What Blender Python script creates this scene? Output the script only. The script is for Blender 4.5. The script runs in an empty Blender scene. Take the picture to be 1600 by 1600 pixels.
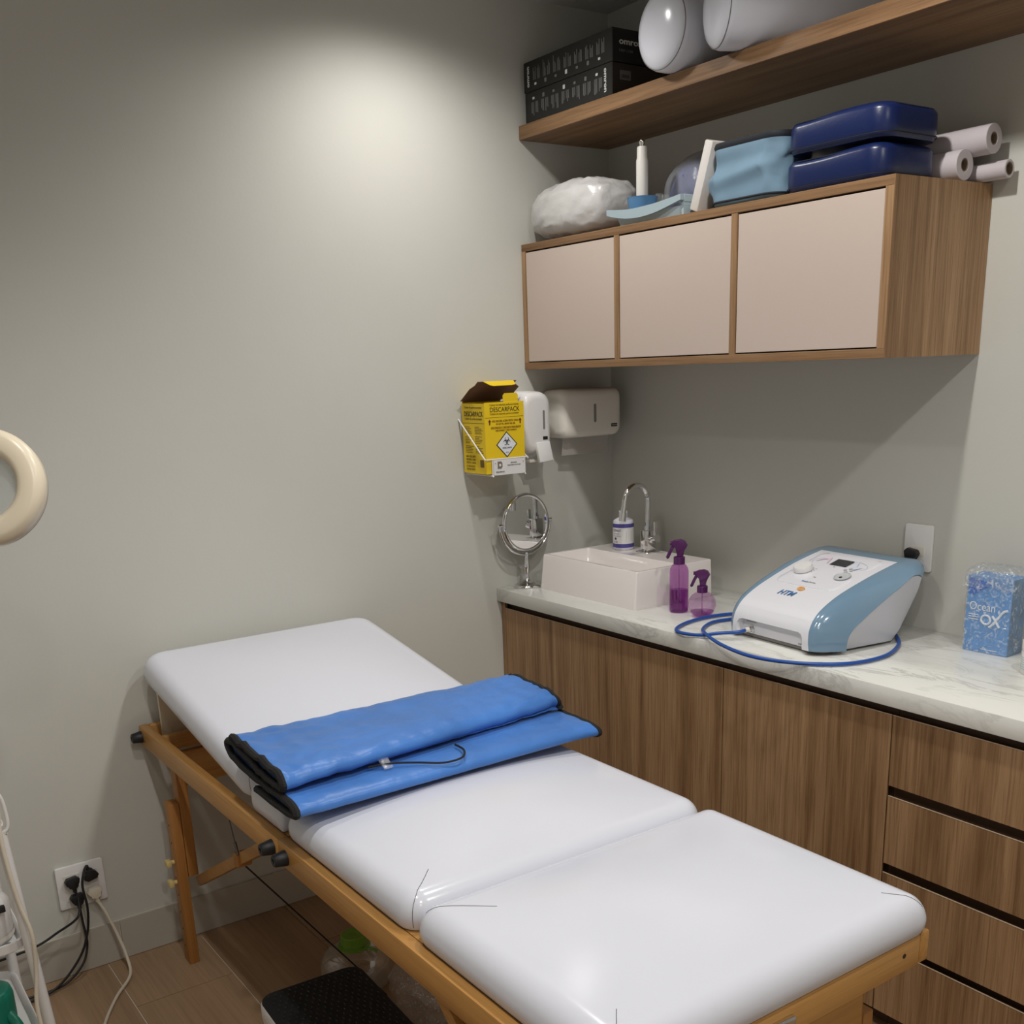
import bpy, bmesh, math, random
from mathutils import Vector, Matrix, noise
random.seed(7)
SC = bpy.context.scene
COL = SC.collection
PI = math.pi

# ------------------------------------------------------------------ camera, world, lights, exposure
def rot_axes(yaw, pitch, roll):
    fw0 = Vector((-math.sin(yaw), math.cos(yaw), 0)); rt = Vector((math.cos(yaw), math.sin(yaw), 0)); up = Vector((0, 0, 1))
    fw = fw0*math.cos(pitch) + up*math.sin(pitch); u = up*math.cos(pitch) - fw0*math.sin(pitch)
    return rt*math.cos(roll) + u*math.sin(roll), u*math.cos(roll) - rt*math.sin(roll), fw
r_, u_, f_ = rot_axes(0.9685, -0.2884, -0.0374)
cam = bpy.data.cameras.new('camera'); camo = bpy.data.objects.new('camera', cam); COL.objects.link(camo)
camo.matrix_world = Matrix(((r_.x, u_.x, -f_.x, 2.7566), (r_.y, u_.y, -f_.y, -2.3285), (r_.z, u_.z, -f_.z, 1.5099), (0, 0, 0, 1)))
cam.sensor_fit = 'HORIZONTAL'; cam.sensor_width = 36; cam.lens = 1665.16/1600*36
cam.shift_y = 266.7/1600; cam.clip_start = .02
SC.camera = camo

w = bpy.data.worlds.new('world'); SC.world = w; w.use_nodes = True
w.node_tree.nodes['Background'].inputs[0].default_value = (.5, .5, .5, 1)
w.node_tree.nodes['Background'].inputs[1].default_value = 0.05
SC.view_settings.view_transform = 'Standard'; SC.view_settings.look = 'None'
SC.view_settings.gamma = 1; SC.view_settings.use_curve_mapping = False
SC.view_settings.exposure = -0.10

def downlight(x, y, power, size=100, blend=.6, col=(1, .976, .935), rad=.035):
    l = bpy.data.lights.new('downlight', 'SPOT'); l.energy = power; l.color = col
    l.spot_size = math.radians(size); l.spot_blend = blend; l.shadow_soft_size = rad
    o = bpy.data.objects.new('downlight', l); COL.objects.link(o); o.location = (x, y, 2.47)
    return o
downlight(.40, -.80, 28, 156, .9)
downlight(1.36, -.88, 34, 152, .5)
downlight(2.42, -.88, 33, 150, .5)
downlight(1.36, -1.94, 28, 136, .6)
downlight(2.42, -1.94, 33, 138, .5)
downlight(3.05, -2.30, 14, 150, .4)

# ------------------------------------------------------------------ object helpers
def world_of(o):
    m = o.matrix_basis.copy()
    while o.parent: o = o.parent; m = o.matrix_basis @ m
    return m
def thing(name, label, cat, loc=(0, 0, 0), rotz=0, group=None):
    o = bpy.data.objects.new(name, None); COL.objects.link(o); o.empty_display_size = .05
    o.location = loc; o.rotation_euler = (0, 0, rotz); o.matrix_basis = Matrix.Translation(loc) @ Matrix.Rotation(rotz, 4, 'Z')
    o['label'] = label; o['category'] = cat
    if group: o['group'] = group
    return o
def tag(o, label, cat, group=None):
    o['label'] = label; o['category'] = cat
    if group: o['group'] = group
    return o
def part(name, bm, mat, parent=None, smooth=40, label=None):
    """bm is in world space; the object keeps world placement under its parent"""
    if parent: bm.transform(world_of(parent).inverted())
    bmesh.ops.recalc_face_normals(bm, faces=bm.faces[:])
    me = bpy.data.meshes.new(name); bm.to_mesh(me); bm.free()
    if smooth:
        me.polygons.foreach_set('use_smooth', [True]*len(me.polygons)); me.set_sharp_from_angle(angle=math.radians(smooth))
    if mat: me.materials.append(mat)
    o = bpy.data.objects.new(name, me); COL.objects.link(o); o.parent = parent
    if label: o['label'] = label
    return o
def struct(name, bm, mat, smooth=0):
    o = part(name, bm, mat, None, smooth); o['kind'] = 'structure'; return o
def single(name, bm, mat, label, cat, base, group=None, smooth=40):
    """a one-mesh thing whose origin is at its base"""
    b = Vector(base); bm.transform(Matrix.Translation(-b))
    o = part(name, bm, mat, None, smooth); o.location = b; return tag(o, label, cat, group)

# ------------------------------------------------------------------ geometry helpers (all return a bmesh)
def B(): return bmesh.new()
def join(*bms):
    out = B()
    for b in bms:
        me = bpy.data.meshes.new('t'); b.to_mesh(me); b.free(); out.from_mesh(me); bpy.data.meshes.remove(me)
    return out
def box(x0, x1, y0, y1, z0, z1, bev=0, seg=2):
    b = B(); bmesh.ops.create_cube(b, size=1)
    for v in b.verts: v.co = Vector(((x0+x1)/2 + v.co.x*(x1-x0), (y0+y1)/2 + v.co.y*(y1-y0), (z0+z1)/2 + v.co.z*(z1-z0)))
    if bev: bmesh.ops.bevel(b, geom=b.edges[:], offset=bev, segments=seg, profile=.5, affect='EDGES')
    return b
def loft(rings, cap0=True, cap1=True, closed=True):
    b = B(); rows = [[b.verts.new(p) for p in r] for r in rings]; n = len(rows[0])
    for a, c in zip(rows, rows[1:]):
        for i in range(n if closed else n-1):
            j = (i+1) % n
            try: b.faces.new((a[i], a[j], c[j], c[i]))
            except ValueError: pass
    if cap0: b.faces.new(rows[0][::-1])
    if cap1: b.faces.new(rows[-1])
    return b
def basis(d):
    d = Vector(d).normalized(); a = Vector((0, 0, 1)) if abs(d.z) < .9 else Vector((1, 0, 0))
    x = a.cross(d).normalized(); return x, d.cross(x), d
def cyl(p0, p1, r0, r1=None, n=24, cap=True):
    p0, p1 = Vector(p0), Vector(p1); r1 = r0 if r1 is None else r1; x, y, d = basis(p1-p0)
    ring = lambda p, r: [p + x*(r*math.cos(2*PI*i/n)) + y*(r*math.sin(2*PI*i/n)) for i in range(n)]
    return loft([ring(p0, r0), ring(p1, r1)], cap, cap)
def lathe(prof, org=(0, 0, 0), axis=(0, 0, 1), n=32, cap0=True, cap1=True):
    x, y, d = basis(axis); o = Vector(org)
    return loft([[o + d*h + x*(max(r, 1e-5)*math.cos(2*PI*i/n)) + y*(max(r, 1e-5)*math.sin(2*PI*i/n)) for i in range(n)] for r, h in prof], cap0, cap1)
def smooth_path(pts, k=6, closed=False):
    P = [Vector(p) for p in pts]; out = []; n = len(P)
    for i in range(n if closed else n-1):
        g = (lambda j: P[j % n]) if closed else (lambda j: P[max(0, min(n-1, j))])
        a, b, c, d = g(i-1), g(i), g(i+1), g(i+2)
        for s in range(k):
            t = s/k; out.append(.5*((2*b) + (c-a)*t + (2*a-5*b+4*c-d)*t*t + (3*b-a-3*c+d)*t*t*t))
    if not closed: out.append(P[-1])
    return out
def tube(pts, r, n=8, k=0, closed=False, rads=None):
    P = smooth_path(pts, k, closed) if k else [Vector(p) for p in pts]
    m = len(P); x = None; rings = []
    for i, p in enumerate(P):
        t = (P[(i+1) % m]-P[i-1]) if closed else (P[min(i+1, m-1)]-P[max(i-1, 0)])
        if t.length < 1e-9: t = Vector((0, 0, 1))
        t.normalize()
        x = basis(t)[0] if x is None else (x - t*x.dot(t)).normalized()
        y = t.cross(x); rr = rads[i] if rads else r
        rings.append([p + x*(rr*math.cos(2*PI*j/n)) + y*(rr*math.sin(2*PI*j/n)) for j in range(n)])
    if closed: rings.append(rings[0])
    b = loft(rings, not closed, not closed)
    if closed: bmesh.ops.remove_doubles(b, verts=b.verts[:], dist=1e-7)
    return b
def rr(a, b, r, n=6, cx=0, cy=0):
    """rounded rectangle outline, half sizes a, b"""
    r = min(r, a*.999, b*.999); o = []
    for k, (sx, sy) in enumerate(((1, 1), (-1, 1), (-1, -1), (1, -1))):
        for i in range(n+1):
            t = (k + i/n)*PI/2; o.append((cx + sx*(a-r) + r*math.cos(t), cy + sy*(b-r) + r*math.sin(t)))
    return o
def rrd(a, b, r, n=6, m=12):
    """rounded rectangle with its straight sides divided as well"""
    q = rr(a, b, r, n); o = []
    for k in range(4):
        g = q[k*(n+1):(k+1)*(n+1)]; e = q[((k+1) % 4)*(n+1)]; o += g
        o += [(g[-1][0]+(e[0]-g[-1][0])*i/m, g[-1][1]+(e[1]-g[-1][1])*i/m) for i in range(1, m)]
    return o
def prism(outline, org, ex, ey, h, bev=0):
    """2-D outline in the frame org, ex, ey, extruded by h along ex x ey"""
    org, ex, ey = Vector(org), Vector(ex).normalized(), Vector(ey).normalized(); nz = ex.cross(ey)
    b = loft([[org + ex*u + ey*v for u, v in outline], [org + ex*u + ey*v + nz*h for u, v in outline]])
    if bev:
        es = [e for e in b.edges if abs((e.verts[0].co-e.verts[1].co).dot(nz)) < 1e-7]
        bmesh.ops.bevel(b, geom=es, offset=bev, segments=2, profile=.5, affect='EDGES')
    return b
def slab(cx, cy, z0, a, b, layers, r, n=6):
    """stack of rounded rectangles: layers = [(inset, z)]"""
    return loft([[Vector((x+cx, y+cy, z0+z)) for x, y in rr(a-i, b-i, max(r-i, .002), n)] for i, z in layers])
def cushion(L, W, T, rc=.05, re=.03, crown=.012, under=.006, n=7, tilt=None):
    """upholstered slab centred on x, y with its underside at z = 0"""
    rings = []
    ring = lambda ins, z, f=0: [Vector((x, y, z + f*max(0, 1-(x/(L/2))**2)*max(0, 1-(y/(W/2))**2))) for x, y in rrd(L/2-ins, W/2-ins, max(rc-ins, .004), n)]
    rings.append(ring(under, 0)); rings.append(ring(.001, T*.18)); rings.append(ring(0, T*.36))
    for i in range(1, 8):
        t = i/7*PI/2; rings.append(ring(re*(1-math.cos(t)), T-re + re*math.sin(t)))
    base = rings[-1]
    for s in (.96, .90, .82, .72, .6, .46, .32, .18, .06):
        rings.append([Vector((p.x*s, p.y*s, T + crown*(1-(p.x*s/(L/2-re))**2)*(1-(p.y*s/(W/2-re))**2))) for p in base])
    return loft(rings)
def xf(b, m): b.transform(m); return b
def wobble(b, amp, freq, seed=0, mask=None):
    for v in b.verts:
        q = v.co*freq + Vector((seed*7.3, seed*3.1, seed))
        k = mask(v.co) if mask else 1
        v.co += Vector((noise.noise(q), noise.noise(q+Vector((31, 7, 2))), noise.noise(q+Vector((5, 53, 11)))))*amp*k
    return b
def text(s, h, org, ex, ey, mat, parent, width=None, align='LEFT', name='lettering', off=.0006, bold=0, shear=0):
    cu = bpy.data.curves.new('t', 'FONT'); cu.body = s; cu.size = h; cu.align_x = align; cu.extrude = .0002; cu.offset = bold; cu.shear = shear; cu.resolution_u = 3
    ob = bpy.data.objects.new('t', cu); COL.objects.link(ob)
    me = bpy.data.meshes.new_from_object(ob.evaluated_get(bpy.context.evaluated_depsgraph_get()))
    bpy.data.objects.remove(ob); bpy.data.curves.remove(cu)
    b = B(); b.from_mesh(me); bpy.data.meshes.remove(me)
    if width:
        xs = [v.co.x for v in b.verts]; k = width/max(1e-6, max(xs)-min(xs))
        for v in b.verts: v.co.x *= k
    ex, ey = Vector(ex).normalized(), Vector(ey).normalized(); nz = ex.cross(ey); o = Vector(org)
    for v in b.verts: v.co = o + ex*v.co.x + ey*v.co.y + nz*(v.co.z+off)
    return part(name, b, mat, parent, 0)
def bars(rects, org, ex, ey, mat, parent, name='fine_print', off=.0006):
    """flat printed marks: rects = [(u0, u1, v0, v1)]"""
    ex, ey = Vector(ex).normalized(), Vector(ey).normalized(); nz = ex.cross(ey); o = Vector(org); b = B()
    for u0, u1, v0, v1 in rects:
        b.faces.new([b.verts.new(o + ex*u + ey*v + nz*off) for u, v in ((u0, v0), (u1, v0), (u1, v1), (u0, v1))])
    return part(name, b, mat, parent, 0)

# ------------------------------------------------------------------ materials
def mat(name, col, rough=.5, metal=0, spec=.5, coat=0, coat_r=.05, bump=0, bscale=200, trans=0, ior=1.45, alpha=1, var=0, vscale=6, sheen=0, sss=0):
    m = bpy.data.materials.new(name); m.use_nodes = True; nt = m.node_tree; p = nt.nodes['Principled BSDF']
    p.inputs['Base Color'].default_value = (*col, 1); p.inputs['Roughness'].default_value = rough; p.inputs['Metallic'].default_value = metal
    p.inputs['Specular IOR Level'].default_value = spec; p.inputs['Coat Weight'].default_value = coat; p.inputs['Coat Roughness'].default_value = coat_r
    p.inputs['Transmission Weight'].default_value = trans; p.inputs['IOR'].default_value = ior; p.inputs['Alpha'].default_value = alpha
    p.inputs['Sheen Weight'].default_value = sheen
    tc = nt.nodes.new('ShaderNodeTexCoord')
    if var:
        n = nt.nodes.new('ShaderNodeTexNoise'); n.inputs['Scale'].default_value = vscale; n.inputs['Detail'].default_value = 5
        nt.links.new(tc.outputs['Object'], n.inputs['Vector'])
        r = nt.nodes.new('ShaderNodeValToRGB'); nt.links.new(n.outputs['Fac'], r.inputs['Fac'])
        r.color_ramp.elements[0].position = .3; r.color_ramp.elements[1].position = .7
        r.color_ramp.elements[0].color = (*[c*(1-var) for c in col], 1); r.color_ramp.elements[1].color = (*[min(1, c*(1+var)) for c in col], 1)
        nt.links.new(r.outputs['Color'], p.inputs['Base Color'])
    if bump:
        n = nt.nodes.new('ShaderNodeTexNoise'); n.inputs['Scale'].default_value = bscale; n.inputs['Detail'].default_value = 4
        nt.links.new(tc.outputs['Object'], n.inputs['Vector'])
        b = nt.nodes.new('ShaderNodeBump'); b.inputs['Strength'].default_value = bump; b.inputs['Distance'].default_value = .002
        nt.links.new(n.outputs['Fac'], b.inputs['Height']); nt.links.new(b.outputs['Normal'], p.inputs['Normal'])
    return m
def film(name, col, opacity, rough=.1, gloss=.15, bump=0, bscale=60, glint=0):
    """thin clear or milky sheet: transparent + diffuse + gloss"""
    m = bpy.data.materials.new(name); m.use_nodes = True; nt = m.node_tree; nt.nodes.clear()
    out = nt.nodes.new('ShaderNodeOutputMaterial'); t = nt.nodes.new('ShaderNodeBsdfTransparent'); d = nt.nodes.new('ShaderNodeBsdfDiffuse'); g = nt.nodes.new('ShaderNodeBsdfGlossy')
    t.inputs[0].default_value = (*[.8+.2*c for c in col], 1) if opacity > 0 else (1, 1, 1, 1)
    d.inputs[0].default_value = (*col, 1); g.inputs['Roughness'].default_value = rough; g.inputs[0].default_value = (1, 1, 1, 1)
    a = nt.nodes.new('ShaderNodeMixShader'); a.inputs[0].default_value = opacity; b = nt.nodes.new('ShaderNodeMixShader')
    fr = nt.nodes.new('ShaderNodeLayerWeight'); pw = nt.nodes.new('ShaderNodeMath'); pw.operation = 'POWER'; pw.inputs[1].default_value = 4; nt.links.new(fr.outputs['Facing'], pw.inputs[0]); ma = nt.nodes.new('ShaderNodeMath'); ma.operation = 'MULTIPLY_ADD'; ma.inputs[1].default_value = .45; ma.inputs[2].default_value = gloss*.25; nt.links.new(pw.outputs[0], ma.inputs[0])
    nt.links.new(t.outputs[0], a.inputs[1]); nt.links.new(d.outputs[0], a.inputs[2])
    nt.links.new(ma.outputs[0], b.inputs[0]); nt.links.new(a.outputs[0], b.inputs[1]); nt.links.new(g.outputs[0], b.inputs[2]); nt.links.new(b.outputs[0], out.inputs[0])
    if bump:
        tc = nt.nodes.new('ShaderNodeTexCoord'); n = nt.nodes.new('ShaderNodeTexNoise'); n.inputs['Scale'].default_value = bscale; n.inputs['Detail'].default_value = 6
        bp = nt.nodes.new('ShaderNodeBump'); bp.inputs['Strength'].default_value = bump; bp.inputs['Distance'].default_value = .004
        nt.links.new(tc.outputs['Object'], n.inputs['Vector']); nt.links.new(n.outputs['Fac'], bp.inputs['Height'])
        for s in (d, g, fr): nt.links.new(bp.outputs['Normal'], s.inputs['Normal'])
        if glint:  # white diffuse streaks paint in the glints of crinkled film
            n.inputs['Distortion'].default_value = 1.5; mr_ = nt.nodes.new('ShaderNodeMapRange'); mr_.inputs['From Min'].default_value = .52; mr_.inputs['From Max'].default_value = .72
            mr_.inputs['To Min'].default_value = opacity; mr_.inputs['To Max'].default_value = glint; nt.links.new(n.outputs['Fac'], mr_.inputs['Value']); nt.links.new(mr_.outputs['Result'], a.inputs[0])
    return m
def tinted(name, col, gloss=.5):
    m = film(name, col, 0, .03, .15)
    for n in m.node_tree.nodes:
        if n.type == 'BSDF_TRANSPARENT': n.inputs[0].default_value = (*col, 1)
    return m
def wood(name, cols, axis='Z', scale=1, rough=.42, contrast=(.28, .74), grain=.25):
    """veneer with long streaks and cathedral figure running along an axis"""
    m = bpy.data.materials.new(name); m.use_nodes = True; nt = m.node_tree; p = nt.nodes['Principled BSDF']; p.inputs['Roughness'].default_value = rough
    p.inputs['Specular IOR Level'].default_value = .35
    tc = nt.nodes.new('ShaderNodeTexCoord'); inf = nt.nodes.new('ShaderNodeObjectInfo'); mp = nt.nodes.new('ShaderNodeMapping')
    s = [11*scale, 11*scale, 11*scale]; s['XYZ'.index(axis)] = .30*scale; mp.inputs['Scale'].default_value = s
    k = nt.nodes.new('ShaderNodeVectorMath'); k.operation = 'SCALE'; k.inputs[0].default_value = (37, 23, 17); nt.links.new(inf.outputs['Random'], k.inputs['Scale'])
    ad = nt.nodes.new('ShaderNodeVectorMath'); ad.operation = 'ADD'
    nt.links.new(tc.outputs['Object'], mp.inputs['Vector']); nt.links.new(mp.outputs[0], ad.inputs[0]); nt.links.new(k.outputs[0], ad.inputs[1])
    n1 = nt.nodes.new('ShaderNodeTexNoise'); n1.inputs['Scale'].default_value = .55; n1.inputs['Detail'].default_value = 2; n1.inputs['Distortion'].default_value = .6
    nt.links.new(ad.outputs[0], n1.inputs['Vector'])
    ml = nt.nodes.new('ShaderNodeMath'); ml.operation = 'MULTIPLY'; ml.inputs[1].default_value = 7; nt.links.new(n1.outputs['Fac'], ml.inputs[0])
    fr = nt.nodes.new('ShaderNodeMath'); fr.operation = 'PINGPONG'; fr.inputs[1].default_value = 1; nt.links.new(ml.outputs[0], fr.inputs[0])
    n2 = nt.nodes.new('ShaderNodeTexNoise'); n2.inputs['Scale'].default_value = 9; n2.inputs['Detail'].default_value = 6; n2.inputs['Roughness'].default_value = .7
    nt.links.new(ad.outputs[0], n2.inputs['Vector'])
    mx = nt.nodes.new('ShaderNodeMath'); mx.operation = 'MULTIPLY_ADD'; mx.inputs[1].default_value = .26; nt.links.new(fr.outputs[0], mx.inputs[0])
    m2 = nt.nodes.new('ShaderNodeMath'); m2.operation = 'MULTIPLY'; m2.inputs[1].default_value = .74; nt.links.new(n2.outputs['Fac'], m2.inputs[0]); nt.links.new(m2.outputs[0], mx.inputs[2])
    r = nt.nodes.new('ShaderNodeValToRGB'); nt.links.new(mx.outputs[0], r.inputs['Fac'])
    r.color_ramp.elements[0].position = contrast[0]; r.color_ramp.elements[1].position = contrast[1]
    r.color_ramp.elements[0].color = (*cols[0], 1); r.color_ramp.elements[1].color = (*cols[2], 1)
    e = r.color_ramp.elements.new(sum(contrast)/2); e.color = (*cols[1], 1)
    n3 = nt.nodes.new('ShaderNodeTexNoise'); n3.inputs['Scale'].default_value = 22; n3.inputs['Detail'].default_value = 3; n3.inputs['Distortion'].default_value = .3; nt.links.new(ad.outputs[0], n3.inputs['Vector'])
    r3 = nt.nodes.new('ShaderNodeValToRGB'); nt.links.new(n3.outputs['Fac'], r3.inputs['Fac']); r3.color_ramp.elements[0].position = .36; r3.color_ramp.elements[1].position = .52
    r3.color_ramp.elements[0].color = (.62, .57, .52, 1); r3.color_ramp.elements[1].color = (1, 1, 1, 1)
    mxc = nt.nodes.new('ShaderNodeMix'); mxc.data_type = 'RGBA'; mxc.blend_type = 'MULTIPLY'; mxc.inputs['Factor'].default_value = grain
    nt.links.new(r.outputs['Color'], mxc.inputs['A']); nt.links.new(r3.outputs['Color'], mxc.inputs['B'])
    nt.links.new(mxc.outputs['Result'], p.inputs['Base Color'])
    b = nt.nodes.new('ShaderNodeBump'); b.inputs['Strength'].default_value = .12; b.inputs['Distance'].default_value = .001
    nt.links.new(n2.outputs['Fac'], b.inputs['Height']); nt.links.new(b.outputs['Normal'], p.inputs['Normal'])
    return m
def marble(name):
    m = bpy.data.materials.new(name); m.use_nodes = True; nt = m.node_tree; p = nt.nodes['Principled BSDF']; p.inputs['Roughness'].default_value = .16
    tc = nt.nodes.new('ShaderNodeTexCoord'); mp = nt.nodes.new('ShaderNodeMapping'); mp.inputs['Rotation'].default_value = (0, 0, .5); mp.inputs['Scale'].default_value = (2.2, 7, 4)
    nt.links.new(tc.outputs['Object'], mp.inputs['Vector'])
    n = nt.nodes.new('ShaderNodeTexNoise'); n.inputs['Scale'].default_value = 1.6; n.inputs['Detail'].default_value = 9; n.inputs['Roughness'].default_value = .62; n.inputs['Distortion'].default_value = 1.4
    nt.links.new(mp.outputs[0], n.inputs['Vector'])
    s = nt.nodes.new('ShaderNodeMath'); s.operation = 'SUBTRACT'; s.inputs[1].default_value = .5; nt.links.new(n.outputs['Fac'], s.inputs[0])
    a = nt.nodes.new('ShaderNodeMath'); a.operation = 'ABSOLUTE'; nt.links.new(s.outputs[0], a.inputs[0])
    r = nt.nodes.new('ShaderNodeValToRGB'); nt.links.new(a.outputs[0], r.inputs['Fac'])
    r.color_ramp.elements[0].position = 0; r.color_ramp.elements[0].color = (.22, .22, .21, 1); r.color_ramp.elements[1].position = .035; r.color_ramp.elements[1].color = (1, 1, 1, 1)
    n2 = nt.nodes.new('ShaderNodeTexNoise'); n2.inputs['Scale'].default_value = 1.1; n2.inputs['Detail'].default_value = 4; nt.links.new(mp.outputs[0], n2.inputs['Vector'])
    r2 = nt.nodes.new('ShaderNodeValToRGB'); nt.links.new(n2.outputs['Fac'], r2.inputs['Fac'])
    r2.color_ramp.elements[0].position = .42; r2.color_ramp.elements[0].color = (0, 0, 0, 1); r2.color_ramp.elements[1].position = .7; r2.color_ramp.elements[1].color = (.42, .42, .42, 1)
    n3 = nt.nodes.new('ShaderNodeTexNoise'); n3.inputs['Scale'].default_value = .7; n3.inputs['Detail'].default_value = 5; nt.links.new(mp.outputs[0], n3.inputs['Vector'])
    r3 = nt.nodes.new('ShaderNodeValToRGB'); nt.links.new(n3.outputs['Fac'], r3.inputs['Fac'])
    r3.color_ramp.elements[0].position = .3; r3.color_ramp.elements[0].color = (.60, .60, .57, 1); r3.color_ramp.elements[1].position = .6; r3.color_ramp.elements[1].color = (.74, .74, .70, 1)
    mx = nt.nodes.new('ShaderNodeMix'); mx.data_type = 'RGBA'; mx.blend_type = 'MULTIPLY'
    nt.links.new(r2.outputs['Color'], mx.inputs['Factor']); nt.links.new(r3.outputs['Color'], mx.inputs['A']); nt.links.new(r.outputs['Color'], mx.inputs['B'])
    nt.links.new(mx.outputs['Result'], p.inputs['Base Color'])
    return m

M_wall = mat('wall_paint', (.56, .555, .51), .75, spec=.25, bump=.12, bscale=90, var=.03, vscale=1.5)
M_ceil = mat('ceiling_paint', (.64, .635, .61), .85, spec=.2)
M_grout = mat('grout', (.74, .66, .55), .8)
M_plank = wood('porcelain_plank', ((.30, .192, .110), (.37, .243, .143), (.43, .288, .174)), 'X', .7, .38, (.2, .85))
M_base = mat('baseboard_tile', (.47, .44, .385), .45, var=.03)
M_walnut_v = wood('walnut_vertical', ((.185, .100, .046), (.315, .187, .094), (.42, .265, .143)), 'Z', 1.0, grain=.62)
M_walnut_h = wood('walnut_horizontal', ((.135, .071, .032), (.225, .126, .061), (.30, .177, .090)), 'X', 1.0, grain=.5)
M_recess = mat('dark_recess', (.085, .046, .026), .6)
M_edge = mat('pale_highlight_band', (.44, .34, .24), .5)
M_pink = mat('blush_lacquer', (.53, .44, .385), .45, spec=.3)
M_marble = marble('white_marble')
M_vinyl = mat('white_vinyl', (.685, .70, .77), .18, spec=.5, var=.012, vscale=3)
M_seam = mat('seam_thread', (.16, .15, .15), .8)
M_beech = wood('honey_wood', ((.40, .19, .050), (.50, .255, .072), (.58, .31, .095)), 'X', .8, .38)
M_beech_v = wood('honey_wood_upright', ((.36, .155, .040), (.44, .20, .055), (.50, .25, .075)), 'Z', .8, .38)
M_black = mat('black_rubber', (.012, .012, .014), .45)
M_blackm = mat('black_matte', (.010, .010, .011), .75)
M_steel = mat('steel_cable', (.18, .17, .16), .35, 1)
M_chrome = mat('chrome', (.72, .72, .72), .07, 1)
M_mirror = mat('mirror_glass', (.86, .88, .88), .01, 1)
M_ceramic = mat('white_ceramic', (.76, .71, .69), .12, coat=.3)
M_white = mat('white_plastic', (.74, .73, .72), .3)
M_white2 = mat('warm_white_plastic', (.76, .72, .65), .26)
M_paper = mat('paper_towel', (.70, .67, .63), .9, bump=.2, bscale=300)
M_cream = mat('cream_enamel', (.68, .60, .46), .32)
M_creamc = mat('cream_cable', (.70, .64, .53), .45)
M_yellow = mat('yellow_card', (.80, .56, .012), .5, var=.03)
M_card = mat('brown_card', (.20, .11, .055), .8)
M_ink = mat('black_ink', (.02, .016, .012), .6)
M_inkb = mat('brown_ink', (.18, .11, .01), .6)
M_inkr = mat('dark_red_ink', (.12, .012, .01), .6)
M_grey = mat('grey_plastic', (.22, .21, .20), .4)
M_dgrey = mat('dark_screen', (.03, .032, .038), .15)
M_purple = tinted('purple_clear_plastic', (.76, .50, .78))
M_purplel = tinted('light_purple_clear_plastic', (.87, .72, .88))
M_liquid = tinted('purple_liquid', (.70, .40, .72))
M_purpled = mat('dark_purple_plastic', (.075, .008, .085), .2, coat=.3)
M_devw = mat('device_white', (.72, .72, .77), .18, coat=.2)
M_devb = mat('device_blue', (.165, .268, .372), .16, coat=.4)
M_devs = mat('device_side', (.62, .62, .66), .3)
M_port = mat('device_port_grey', (.50, .51, .53), .35)
M_hose = mat('blue_hose', (.015, .075, .33), .3)
M_logo = mat('logo_blue', (.07, .19, .40), .4)
M_orange = mat('logo_orange', (.85, .40, .05), .4)
M_lilac = mat('pale_print', (.62, .66, .78), .4)
M_pinkp = mat('pale_pink_print', (.70, .55, .64), .4)
M_box = mat('ocean_box_blue', (.075, .26, .58), .4, var=.10, vscale=60)
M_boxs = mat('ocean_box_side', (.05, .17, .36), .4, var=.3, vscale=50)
M_pwhite = mat('printed_white', (.75, .78, .82), .5)
M_film = film('clear_film', (.92, .95, .98), .05, .12, .35, 1.0, 85, .50)
M_navy = mat('navy_vinyl', (.006, .014, .068), .3, bump=.1, bscale=120)
M_lblue = mat('light_blue_fabric', (.15, .245, .33), .75, var=.06, vscale=12)
M_trim = mat('navy_trim', (.006, .008, .014), .7)
M_tray = mat('pale_blue_plastic', (.32, .40, .44), .4)
M_cup = mat('mid_blue_plastic', (.10, .24, .44), .4)
M_wand = mat('off_white_wand', (.66, .64, .60), .4)
M_glass = film('clear_glass', (.9, .95, .95), .03, .02, .17)
M_bag = film('milky_bag', (.70, .69, .68), .62, .3, .12, 1.0, 28)
M_bagin = mat('white_cotton', (.70, .68, .67), .9, bump=.3, bscale=60)
M_vblue = mat('violet_blue_cloth', (.12, .135, .30), .9, bump=.4, bscale=120, var=.2, vscale=25)
M_vfilm = film('clear_bag', (.62, .65, .72), .28, .25, .06, .6, 60)
M_foam = mat('white_foam', (.62, .59, .56), .55, bump=.2, bscale=150)
M_roll = mat('sheet_roll_white', (.52, .475, .495), .6, var=.03)
M_core = mat('cardboard_core', (.20, .145, .10), .8)
M_obox = mat('black_carton', (.012, .011, .010), .45)
M_obox2 = mat('brown_black_carton', (.030, .023, .018), .5)
M_print = mat('grey_print', (.13, .13, .125), .6)
M_logow = mat('white_print', (.55, .55, .52), .6)
M_blanket = mat('blue_nylon', (.055, .185, .53), .36, spec=.4, bump=.8, bscale=32, var=.16, vscale=7, sheen=.1)
M_bind = mat('black_binding', (.012, .012, .012), .85, bump=.6, bscale=300)
M_green = mat('green_plastic', (.16, .32, .03), .4)
M_teal = mat('teal_plastic', (.010, .20, .135), .35)
M_clear = film('clear_pet', (.60, .55, .46), .24, .08, .7, .3, 40)
M_lens = film('lens_glass', (.55, .58, .56), .35, .02, .16)
M_label = mat('bottle_label', (.70, .69, .68), .45)
M_indigo = mat('indigo_print', (.075, .065, .26), .5)
M_milk = mat('milky_bottle', (.66, .66, .72), .35)
M_knob = mat('ivory_knob', (.72, .57, .24), .45)

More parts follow.
